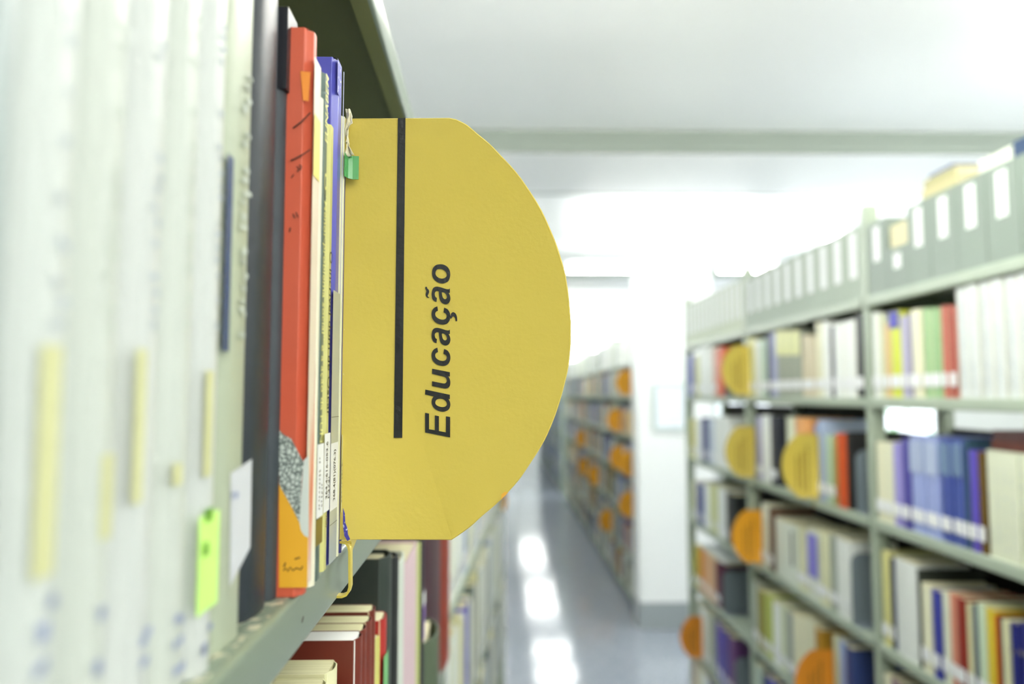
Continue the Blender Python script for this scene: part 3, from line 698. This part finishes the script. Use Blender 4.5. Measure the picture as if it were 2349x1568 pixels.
# ------------------------------------------------------------------ shelving across the aisle
RX = 1.085
ZA, ZB, ZC, ZD, ZE, ZF, ZG = [EYE+v for v in (0.29, -0.008, -0.36, -0.707, -1.065, -1.42, -1.76)]
BAYY = [1.10, 2.19, 3.294, 4.37]
names = {'A': ('top', ZA), 'B': ('second', ZB), 'C': ('third', ZC), 'D': ('fourth', ZD), 'E': ('fifth', ZE), 'F': ('sixth', ZF), 'G': ('bottom', ZG)}
rb = empty('steel_bookcase', (RX, 0, 0))
tag(rb, 'long grey-green steel bookcase across the aisle with three open bays', 'bookcase')
for bi in range(3):
    for r, (nm, zt) in names.items():
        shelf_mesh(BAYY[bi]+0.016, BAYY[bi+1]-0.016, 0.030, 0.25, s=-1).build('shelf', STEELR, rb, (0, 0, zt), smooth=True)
        if r in 'BCDEFG':
            top = {'C1': 0.235, 'B0': 0.26, 'C0': 0.262}.get(r+str(bi), 0.305)
            if top: box('shade_backing', BACKSHADE, 0.246, 0.249, BAYY[bi]+0.016, BAYY[bi+1]-0.016, zt+0.001, zt+top, rb)  # dark sheet added in place of the shaded back row of books
            if r == 'C' and bi == 1: box('shade_backing', BACKSHADE, 0.2465, 0.2488, 2.66, BAYY[2]-0.016, zt+0.236, zt+0.32, rb)
for y in BAYY:
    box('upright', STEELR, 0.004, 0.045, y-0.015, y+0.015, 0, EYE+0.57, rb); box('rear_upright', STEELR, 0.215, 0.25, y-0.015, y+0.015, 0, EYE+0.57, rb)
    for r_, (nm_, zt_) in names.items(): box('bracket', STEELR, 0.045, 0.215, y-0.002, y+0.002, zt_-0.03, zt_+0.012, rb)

BAYN = {0: 'near', 1: 'middle', 2: 'far'}
tabR = []
def R(row, bay, x0, x1, ytop, col, nm, **k): tabR.append([row, bay, x0, x1, ytop, col, nm, k])
W_ = (238, 244, 240); CR = (230, 230, 200); LIL = (176, 174, 206); NAV = (40, 50, 96); GRY = (150, 160, 152)
# second shelf
for a in ((1999, 2012, 716, W_, 'leaning white'), (2013, 2024, 720, (206, 212, 186), 'ivory'), (2025, 2038, 742, (214, 182, 122), 'tan'), (2040, 2064, 712, (204, 214, 70), 'yellow'), (2066, 2080, 724, LIL, 'lilac'),
          (2081, 2091, 716, (140, 136, 168), 'violet-grey'), (2092, 2113, 708, CR, 'cream'), (2115, 2135, 706, (150, 186, 134), 'green'), (2136, 2157, 706, (140, 178, 126), 'mid green'), (2159, 2173, 700, (176, 84, 74), 'brick red'), (2174, 2190, 700, (160, 66, 56), 'dark red')):
    R('B', 0, *a)
for i in range(9): R('B', 0, 2193+i*26+i*i*0.5, 2193+(i+1)*26+(i+1)**2*0.5-1, None, (208, 216, 214), 'tall white', h=0.262)
for a in ((1713, 1727, 775, (222, 222, 160), 'pale yellow'), (1729, 1741, 780, W_, 'white'), (1742, 1756, 777, (190, 214, 196), 'mint'), (1757, 1764, 768, NAV, 'slim navy'), (1765, 1780, 762, (160, 166, 204), 'lavender'),
          (1781, 1798, 756, (146, 154, 140), 'grey and yellow'), (1799, 1816, 756, (146, 154, 140), 'grey and yellow'), (1817, 1834, 756, (146, 154, 140), 'grey and yellow'), (1836, 1850, 768, (206, 196, 168), 'sand'), (1851, 1866, 772, (206, 196, 168), 'sand'),
          (1868, 1882, 738, CR, 'cream'), (1883, 1899, 736, W_, 'white'), (1901, 1908, 748, NAV, 'slim navy'), (1909, 1930, 740, W_, 'leaning white'), (1932, 1958, 734, W_, 'leaning white'), (1961, 1980, 720, (34, 40, 46), 'black')):
    R('B', 1, *a)
for a in ((1577, 1589, 815, (110, 116, 190), 'blue'), (1590, 1602, 815, (196, 200, 140), 'straw'), (1603, 1616, 792, W_, 'white'), (1617, 1631, 792, W_, 'white'), (1632, 1641, 800, (214, 170, 156), 'pink'), (1642, 1660, 796, (208, 84, 40), 'orange-red')):
    R('B', 2, *a)
# third shelf
for a in ((2000, 2018, 1013, CR, 'cream'), (2019, 2036, 1013, (226, 228, 200), 'ivory'), (2037, 2055, 1015, (150, 144, 208), 'lilac'), (2056, 2074, 1006, (74, 70, 150), 'violet'), (2075, 2091, 998, (150, 164, 214), 'periwinkle'), (2092, 2107, 998, (144, 158, 210), 'periwinkle'), (2108, 2123, 1000, (150, 164, 214), 'periwinkle'), (2124, 2140, 1002, (144, 158, 210), 'periwinkle'),
          (2141, 2154, 1004, (60, 76, 148), 'royal blue'), (2155, 2168, 1006, (60, 76, 148), 'royal blue'), (2169, 2182, 1006, (66, 84, 158), 'royal blue'), (2183, 2195, 1006, (60, 76, 148), 'royal blue'), (2196, 2207, 1008, (40, 70, 92), 'teal'), (2208, 2225, 1032, (86, 72, 176), 'violet'), (2226, 2242, 1036, (92, 68, 20), 'olive brown')):
    R('C', 0, *a)
for i in range(12): R('C', 0, 2244+i*17+i*i*.4, 2244+(i+1)*17+(i+1)**2*.4-1, None, (218, 224, 200), 'tall cream', h=0.236)
for a in ((1727, 1739, 955, LIL, 'lilac'), (1740, 1759, 952, W_, 'white'), (1760, 1776, 952, (40, 44, 54), 'black'), (1797, 1815, 936, (220, 226, 200), 'cream'), (1817, 1845, 938, (222, 160, 96), 'light orange'), (1868, 1882, 932, (160, 176, 206), 'pale blue'), (1883, 1897, 998, (176, 204, 178), 'pale green'), (1898, 1907, 1000, (150, 150, 90), 'olive'), (1908, 1928, 994, (196, 74, 28), 'orange-red'), (1930, 1938, 990, (34, 34, 34), 'slim black')):
    R('C', 1, *a)
for a in ((1578, 1588, 962, (214, 210, 140), 'straw'), (1590, 1604, 960, W_, 'white'), (1605, 1617, 958, (70, 76, 130), 'navy'), (1618, 1632, 958, (196, 208, 222), 'ice blue'), (1633, 1648, 956, W_, 'white'), (1650, 1666, 955, W_, 'white')):
    R('C', 2, *a)
# fourth shelf
for a in ((2001, 2016, 1258, (214, 212, 140), 'straw'), (2018, 2028, 1276, (40, 46, 84), 'navy'), (2030, 2078, 1280, (226, 232, 228), 'very thick white'), (2080, 2087, 1300, (40, 46, 40), 'slim black'), (2089, 2110, 1332, CR, 'cream'), (2112, 2130, 1345, (52, 58, 148), 'blue'), (2131, 2147, 1350, (220, 226, 206), 'ivory'),
          (2148, 2163, 1352, (208, 138, 112), 'salmon'), (2164, 2184, 1362, (134, 36, 24), 'dark red'), (2185, 2197, 1376, (220, 218, 170), 'cream'), (2198, 2208, 1378, (88, 100, 112), 'slate'), (2209, 2228, 1375, (196, 216, 188), 'mint'), (2229, 2247, 1386, (208, 186, 52), 'yellow'), (2248, 2256, 1402, (190, 84, 20), 'rust orange'), (2257, 2265, 1404, (74, 46, 40), 'brown'), (2266, 2282, 1412, (214, 216, 176), 'cream'),
          (2284, 2298, 1418, (30, 34, 110), 'ink blue'), (2299, 2313, 1420, (30, 34, 110), 'ink blue'), (2314, 2328, 1424, (30, 34, 110), 'ink blue'), (2329, 2342, 1428, (30, 34, 110), 'ink blue'), (2344, 2372, 1430, CR, 'cream'), (2374, 2400, 1430, (120, 60, 40), 'brown'), (2402, 2440, 1450, W_, 'white')):
    R('D', 0, *a)
for a in ((1737, 1751, 1152, (222, 226, 208), 'ivory'), (1752, 1762, 1162, (96, 66, 48), 'brown'), (1764, 1812, 1192, (220, 228, 216), 'very thick white'), (1814, 1835, 1206, (222, 224, 190), 'cream'), (1837, 1863, 1210, (222, 228, 214), 'white and violet'), (1864, 1884, 1216, (220, 222, 184), 'cream'), (1886, 1899, 1222, (150, 160, 150), 'grey'), (1901, 1930, 1232, (228, 234, 230), 'white')):
    R('D', 1, *a)
for a in ((1583, 1591, 1102, CR, 'cream'), (1592, 1605, 1106, (72, 84, 150), 'navy'), (1606, 1620, 1108, W_, 'white'), (1621, 1635, 1112, (206, 212, 150), 'straw'), (1636, 1654, 1116, W_, 'white'), (1658, 1678, 1130, (28, 34, 36), 'black')):
    R('D', 2, *a)
# fifth
for a in ((1584, 1592, 1246, (196, 186, 70), 'yellow'), (1593, 1602, 1252, (208, 130, 40), 'orange'), (1603, 1614, 1260, (220, 170, 120), 'peach'), (1615, 1628, 1270, (220, 180, 140), 'peach'), (1629, 1640, 1280, (96, 50, 70), 'plum')):
    R('E', 2, *a)
for a in ((1713, 1721, 1325, (170, 180, 170), 'grey'), (1722, 1738, 1345, (140, 134, 50), 'olive'), (1740, 1754, 1352, (176, 190, 90), 'lime'), (1756, 1770, 1372, W_, 'white'), (1771, 1783, 1376, (210, 220, 190), 'ivory'), (1785, 1799, 1392, GRY, 'grey'), (1800, 1814, 1400, CR, 'cream'), (1815, 1829, 1404, CR, 'cream'), (1830, 1846, 1408, (222, 224, 196), 'ivory'), (1848, 1860, 1430, (170, 130, 40), 'mustard'),
          (1886, 1898, 1440, (200, 206, 170), 'straw'), (1900, 1912, 1446, (150, 170, 214), 'pale blue'), (1914, 1932, 1470, (50, 66, 120), 'navy')):
    R('E', 1, *a)
for a in ((2000, 2012, 1530, CR, 'cream'), (2013, 2040, 1540, (116, 84, 110), 'plum'), (2042, 2066, 1548, (60, 60, 80), 'slate'), (2068, 2110, 1560, (222, 226, 190), 'cream'), (2112, 2150, 1568, W_, 'white'), (2152, 2200, 1580, CR, 'cream')):
    R('E', 0, *a)
# sixth and bottom
for a in ((1586, 1594, 1362, (186, 196, 180), 'sage'), (1596, 1606, 1366, W_, 'white'), (1607, 1620, 1372, (186, 198, 184), 'sage'), (1628, 1640, 1412, (84, 76, 170), 'blue-violet'), (1641, 1654, 1424, (74, 64, 150), 'blue-violet'), (1655, 1668, 1432, (96, 60, 110), 'plum')):
    R('F', 2, *a)
for a in ((1714, 1726, 1500, (186, 206, 190), 'mint'), (1728, 1740, 1530, (40, 60, 90), 'navy'), (1741, 1758, 1536, (62, 60, 170), 'blue-violet'), (1759, 1776, 1542, (62, 60, 170), 'blue-violet'), (1778, 1792, 1552, (40, 50, 70), 'slate'), (1794, 1820, 1560, CR, 'cream')):
    R('F', 1, *a)
for a in ((1575, 1584, 1496, (206, 190, 170), 'sand'), (1585, 1596, 1504, CR, 'cream'), (1597, 1610, 1512, W_, 'white'), (1611, 1622, 1520, (96, 104, 140), 'slate blue'), (1624, 1640, 1535, W_, 'white'), (1642, 1660, 1545, CR, 'cream')):
    R('G', 2, *a)
grp = defaultdict(list)
for t in tabR: grp[(t[0], t[1])].append(t)
BOOKS_R = {}; HMAX = {}
for (row, bay), L in grp.items():
    nmr, zt = names[row]; L.sort(key=lambda t: -t[2])     # near one first (large px = near)
    L = L[::-1]
    for i, (r_, b_, x0, x1, yt, col, nm, k) in enumerate(L):
        ph = 905
        ya = hitR(x1, ph, RX)[0]; yb = hitR(x0, ph, RX)[0]     # larger px = nearer the camera
        ya = max(ya, BAYY[bay]+0.017)
        if yb-ya < 0.006: continue
        h = k.get('h') or hitR((x0+x1)/2, yt, RX)[1]-zt
        h = min(h, 0.262 if row == 'B' else 0.275); HMAX[(row, bay)] = max(h, HMAX.get((row, bay), 0))
        xo = RX+0.004+random.uniform(0, 0.006)
        tilt = 0
        e = book((xo, ya, zt+0.0004), yb-ya-0.0008, h, 0.165+random.uniform(-.02, .02), col, s=-1, seg=3, rounded=0.04, tilt=tilt, hard=(row != 'B'))
        prev = L[i-1][6] if i else None; nxt = L[i+1][6] if i+1 < len(L) else None
        if prev and nxt:
            lab = '%s book between %s and %s, %s shelf, %s bay across the aisle' % (nm, prev.split()[-1], nxt.split()[-1], nmr, BAYN[bay])
        else: lab = '%s book at the %s end of the %s shelf, %s bay across the aisle' % (nm, 'far' if i == 0 else 'near', nmr, BAYN[bay])
        lab = lab.replace('grey and yellow book', 'grey-and-yellow book')
        e['label'] = lab; e['category'] = 'book'; BOOKS_R.setdefault((nm, nmr, bay) if ('tall' in nm or i and prev == nm or nxt == nm) else lab, []).append((e, nm, nmr, bay))
        w_ = yb-ya-0.0008
        # call-number labels, a white band along the feet of the spines
        if row in 'BCDEF' and nm not in ('tall cream', 'tall white', 'slim black', 'orange-red', 'light orange', 'very thick white'):
            label_patch(e, 0.0015, w_-0.0015, 0.028, 0.062, s=-1, off=0.003, m=LABELM)
        if nm == 'grey and yellow': label_patch(e, 0.0008, w_-0.0008, h*0.62, h-0.002, s=-1, off=0.003, m=mat('yellow_top', (228, 230, 170)), name='yellow_panel')
        if nm == 'yellow' and row == 'B': label_patch(e, 0.0008, w_-0.0008, h*0.8, h-0.002, s=-1, off=0.003, m=mat('blue_top', (74, 72, 170)), name='blue_panel')
        if nm == 'white and violet': label_patch(e, 0.006, w_-0.006, h*0.3, h*0.93, s=-1, off=0.004, m=mat('violet_panel', (128, 124, 208)), name='violet_panel')
        if nm == 'very thick white' and bay == 1: label_patch(e, w_*0.12, w_*0.55, h*0.3, h*0.88, s=-1, off=0.004, m=mat('dark_panel', (62, 68, 60)), name='dark_panel')
        if nm == 'periwinkle': label_patch(e, 0.0015, w_-0.0015, h*0.62, h*0.95, s=-1, off=0.0029, m=mat('pale_panel', (172, 186, 214)), name='pale_panel')
        if nm == 'royal blue': label_patch(e, 0.002, w_-0.003, h*0.65, h*0.96, s=-1, off=0.0029, m=mat('slate_panel', (112, 138, 170)), name='slate_panel')
        if nm == 'ink blue': label_patch(e, 0.004, w_-0.004, h*0.72, h*0.76, s=-1, off=0.003, m=mat('gold_panel', (130, 126, 130)), name='gold_band')
        if nm in ('tall white', 'tall cream'):
            for (q0, q1) in ((0.1, 0.32), (0.45, 0.6), (0.7, 0.85)):
                glyphs(e, w_*0.3, w_*0.6, h*q0, h*q1, s=-1, off=0.003, m=mat('print_pale', (186, 194, 204) if nm == 'tall white' else (196, 200, 176)), step=0.012)
for lab, L in BOOKS_R.items():
    if len(L) > 1:
        L.sort(key=lambda t: -t[0].location.y)
        for i, (e, nm, nmr, bay) in enumerate(L):
            e['label'] = '%s book, %s of its run counting towards the camera, %s shelf, %s bay' % (nm.replace('grey and yellow', 'grey-and-yellow'), ORD[i], nmr, BAYN[bay])
            e['group'] = '%s books on the %s shelf, %s bay' % (nm, nmr, BAYN[bay])

# document boxes on the top shelf
BOXG = mat('box_grey', (128, 141, 132), 0.5); BOXP = mat('box_pale', (160, 173, 160), 0.6); BOXC = mat('box_cream', (196, 206, 184), 0.6)
def docbox(y, w_, h, m, label, lab=True, cut=False, group=None, lw_=0.35, lz=(0.45, 0.93)):
    e = empty('document_box', (RX+0.006, y, ZA+0.0004)); t = 0.003; d = 0.235
    b = MB(); hf = h*(0.55 if cut else 1)
    b.box(0, t, 0, w_, 0, hf); b.box(d-t, d, 0, w_, 0, h); b.box(t, d-t, t, w_-t, 0, t)
    for yy in (0, w_-t): b.extr([(t, 0), (d-t, 0), (d-t, h), (d*0.35 if cut else t, h), (t, hf)], lambda u, v, s_: (u, s_, v), yy, yy+t)
    b.build('carton', m, e)
    box('papers', PAPER, 0.008, d-0.008, t+0.004, w_-t-0.004, t+0.001, h-0.012 if not cut else h-0.03, e)
    if lab: box('box_label', LABELM, -0.0008, -0.0001, w_*(0.5-lw_/2), w_*(0.5+lw_/2), h*lz[0]*(0.6 if cut else 1), h*lz[1]*(0.5 if cut else 1), e)
    tag(e, label, 'box', group); return e
yy = [1.100+0.018]
P1 = [2.190-0.02-0.108*(i+1) for i in range(9)]
for i, y in enumerate(P1):
    if y < 1.13: break
    docbox(y, 0.105, 0.213, BOXG, ('%s grey document box from the bay upright, near bay of the top shelf' % ORD[i]) if i != 1 else 'grey document box with a cut-away front showing olive and blue booklets', cut=(i == 1), group=None if i == 1 else 'grey document boxes, near bay of top shelf')
for i in range(10):
    docbox(2.190+0.02+0.106*i, 0.102, 0.226, BOXP, '%s pale document box beyond the upright, middle bay of top shelf' % ORD[i], group='pale grey document boxes, middle bay of top shelf', lw_=0.45, lz=(0.3, 0.93))
for i in range(13):
    docbox(3.294+0.02+0.079*i, 0.076, 0.235, BOXC, '%s cream document box in the far bay of the top shelf' % ORD[i], group='cream document boxes, far bay of top shelf', lw_=0.5, lz=(0.25, 0.95))
# things lying on the boxes
def lying(px0, px1, z, th, col, label, X=RX+0.02, d=0.2, rz=0.0):
    ya = hitR(px1, 500, RX)[0]; yb = hitR(px0, 500, RX)[0]; w_ = yb-ya
    e = empty('book', (X, ya, z), rz); t = 0.0022
    box('cover', cov(col), 0, d, 0, w_, 0, t, e); box('top_cover', cov(col), 0, d, 0, w_, th-t, th, e); box('spine', cov(col), -0.001, t, 0, w_, t, th-t, e)
    box('pages', PAPER, t+0.001, d-0.003, 0.003, w_-0.003, t, th-t, e); tag(e, label, 'book'); return e
zb = ZA+0.0004+0.2135
lying(2100, 2180, zb, 0.03, (186, 180, 134), 'yellowed thick book lying flat on the grey document boxes'); lying(2105, 2178, zb+0.0305, 0.022, (168, 164, 120), 'straw coloured book lying on top of the yellowed one')
lying(2118, 2172, zb+0.053, 0.008, (90, 104, 140), 'thin slate-blue folder lying topmost of the stack on the boxes')
lying(2232, 2308, zb, 0.035, (222, 228, 214), 'white paper stack lying on the grey document boxes by the navy book'); lying(2312, 2400, zb, 0.04, (44, 66, 100), 'navy book lying on the document boxes beside white papers')
lying(1722, 1750, ZA+0.0004+0.2265, 0.012, (196, 190, 140), 'straw folder lying on the pale boxes in the middle bay')
for k, (c, n_n) in enumerate((((84, 40, 32), 'dark brown'), ((70, 44, 44), 'maroon-brown'))):
    lying(2232+k*4, 2420, ZC+0.0004+0.2365+0.0225*k, 0.022, c, '%s book lying across the tall cream volumes on the third shelf' % n_n)
lying(1588, 1640, ZE+0.0008+HMAX[('E', 2)], 0.016, (226, 232, 228), 'white book lying flat over the orange books on the fifth shelf')

# bookends
def bookend(px, zt, label, col=SLATE, h=0.19, w_=0.14, X=RX+0.004):
    y = hitR(px, 905, RX)[0]; e = empty('bookend', (X, y, zt+0.0006))
    n = 8; r = 0.03; pts = [(0, 0), (0, h-r)]+[(r-r*math.cos(math.pi/2*i/n), h-r+r*math.sin(math.pi/2*i/n)) for i in range(1, n+1)]+[(w_, h), (w_, 0)]
    b = MB(); b.extr(pts, lambda u, v, t: (u, t, v), 0, 0.0016); b.build('upright_plate', col, e)
    box('foot_plate', col, 0, w_, -0.06, -0.0002, 0, 0.0012, e); tag(e, label, 'bookend'); return e
bookend(1661, ZB, 'grey steel bookend beside the orange-red book on the second shelf', h=0.2)
bookend(1955, ZC, 'slate steel bookend in the empty end of the third shelf', h=0.19)
bookend(1937, ZD, 'slate steel bookend after the white book on the fourth shelf', h=0.215)
bookend(1648, ZE, 'dark slate bookend after the peach books on the fifth shelf', h=0.2)
bookend(1672, ZF, 'slate bookend after the plum book on the sixth shelf', h=0.2)
bookend(1864, ZC, 'pale blue steel bookend behind the larger sign on the third shelf', h=0.27, w_=0.2, col=mat('bookend_blue', (150, 170, 206), 0.4))

for px, zt, lab, m in ((1718, ZB, 'yellow half-round sign on the second shelf beside the grey bookend', YEL), (1722, ZC, 'yellow half-round sign on the third shelf by the lilac book', YEL),
                       (1866, ZC, 'large yellow half-round sign on the third shelf by the pale blue bookend', YEL), (1735, ZD, 'amber half-round sign on the fourth shelf beside the ivory book', YELO),
                       (1884, ZE, 'orange half-round sign on the fifth shelf beside the straw book', mat('sign_orange', (214, 136, 34), 0.45)), (1600, ZF, 'small orange sign on the sixth shelf at its pillar end', mat('sign_orange', (214, 136, 34), 0.45))):
    sign_r(RX, hitR(px, 905, RX)[0]-0.004, zt, lab, m)

# ------------------------------------------------------------------ shelving beyond the pillar
FX = 1.14
for (ya, yb, lab, mt) in ((6.32, 13.4, 'long steel bookcase beyond the white pillar', STEELR), (14.2, 22.5, 'last steel bookcase at the far end of the aisle', STEELR)):
    e = empty('steel_bookcase', (FX, ya, 0)); tag(e, lab, 'bookcase')
    nb_ = round((yb-ya)/1.1); L1 = (yb-ya)/nb_
    for r, (nm, zt) in names.items():
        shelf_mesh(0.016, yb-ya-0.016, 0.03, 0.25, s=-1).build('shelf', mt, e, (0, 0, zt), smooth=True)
        box('shade_backing', BACKSHADE, 0.246, 0.249, 0.016, yb-ya, zt, zt+0.31, e)
    for k in range(nb_+1): box('upright', mt, 0.004, 0.25, L1*k-0.015 if k else 0, L1*k+0.015, 0, EYE+0.57, e)
palF = [(214, 220, 204), (224, 228, 224), (206, 210, 170), (110, 122, 176), (84, 96, 150), (150, 60, 44), (176, 186, 176), (60, 66, 74), (196, 170, 110), (224, 228, 224), (150, 164, 200), (90, 104, 88), (216, 176, 60)]
FM = [cov(c) for c in palF]
b = MB(); rr = random.Random(23)
LX = -0.22
for (ya, yb, lab) in ((4.9, 13.0, 'long steel bookcase added unseen behind the yellow sign, darkening the floor reflection'), (14.0, 22.5, 'last steel bookcase added unseen on the sign side of the aisle')):  # unseen run added so its reflection dims the floor strip
    e = empty('steel_bookcase', (LX, ya, 0)); tag(e, lab, 'bookcase'); nb_ = round((yb-ya)/1.1); L1 = (yb-ya)/nb_
    for r, (nm, zt) in names.items():
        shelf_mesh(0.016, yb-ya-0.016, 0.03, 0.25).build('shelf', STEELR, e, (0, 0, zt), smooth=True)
    box('shade_backing', BACKSHADE, -0.252, -0.249, 0, yb-ya, 0.05, EYE+0.57, e)
    for k in range(nb_+1): box('upright', STEELR, -0.25, -0.004, L1*k-0.015 if k else 0, L1*k+0.015, 0, EYE+0.57, e)
for (ya, yb, sd) in ((6.35, 13.38, 1), (14.23, 22.4, 1), (4.95, 12.95, -1), (14.05, 22.4, -1)):
    for r, (nm, zt) in names.items():
        y = ya
        while y < yb-0.08:
            w_ = rr.uniform(0.03, 0.06); h = rr.uniform(0.2, 0.27)
            if rr.random() < 0.06: y += w_; continue
            b.m = rr.choice([0, 1, 6, 0, 1]) if r == 'A' else rr.randrange(len(palF))
            if ya > 14: b.m = rr.choice([3, 4, 7, 10, 1, 11, 6])
            x0 = (FX+rr.uniform(0.012, 0.026)) if sd > 0 else LX-rr.uniform(0.004, 0.02); b.box(x0, x0+0.18*sd, y, y+w_-0.001, zt+0.0004, zt+h); y += w_
o = b.build('distant_books', FM); tag(o, 'rows of tiny blurred books on the shelving beyond the pillar', 'books', kind='stuff')
for px, py, r, lab in ((1444, 905, 'B', 'amber sign on the second shelf just beyond the pillar'), (1420, 905, 'C', 'broad amber sign on the third shelf beyond the pillar'), (1452, 905, 'D', 'amber sign on the fourth shelf beside the pillar'),
                       (1448, 905, 'E', 'amber sign on the fifth shelf beside the pillar'), (1370, 905, 'E', 'amber sign on the fifth shelf farther down the aisle'), (1345, 905, 'E', 'yellow sign on the fifth shelf farthest down the aisle'),
                       (1398, 905, 'F', 'yellow sign on the sixth shelf beyond the pillar'), (1425, 905, 'D', 'amber sign on the fourth shelf a little beyond the pillar'), (1340, 905, 'D', 'small amber sign on the fourth shelf far down the aisle')):
    y = hitR(px, py, FX)[0]; sign_r(FX, y, names[r][1], lab, YELO)

# hedge outside the windows
b = MB(); rr = random.Random(5)
for k in range(2600):
    x = X1+1.6+rr.uniform(0, 0.8); y = rr.uniform(0, 14); z = rr.uniform(0.1, 1.55+0.15*math.sin(y*2)); a = rr.uniform(0, 6.28); s_ = 0.07
    d1 = Vector((math.cos(a), math.sin(a), rr.uniform(-1, 1))).normalized()*s_; d2 = Vector((-math.sin(a), math.cos(a), rr.uniform(-1, 1))).normalized()*s_*0.5
    c = Vector((x, y, z)); b.poly([c-d1, c+d2, c+d1, c-d2])
o = b.build('hedge', mat('hedge_leaf', (96, 150, 70), 0.6)); tag(o, 'green hedge outside the windows, glimpsed through the open shelving', 'hedge', kind='stuff')
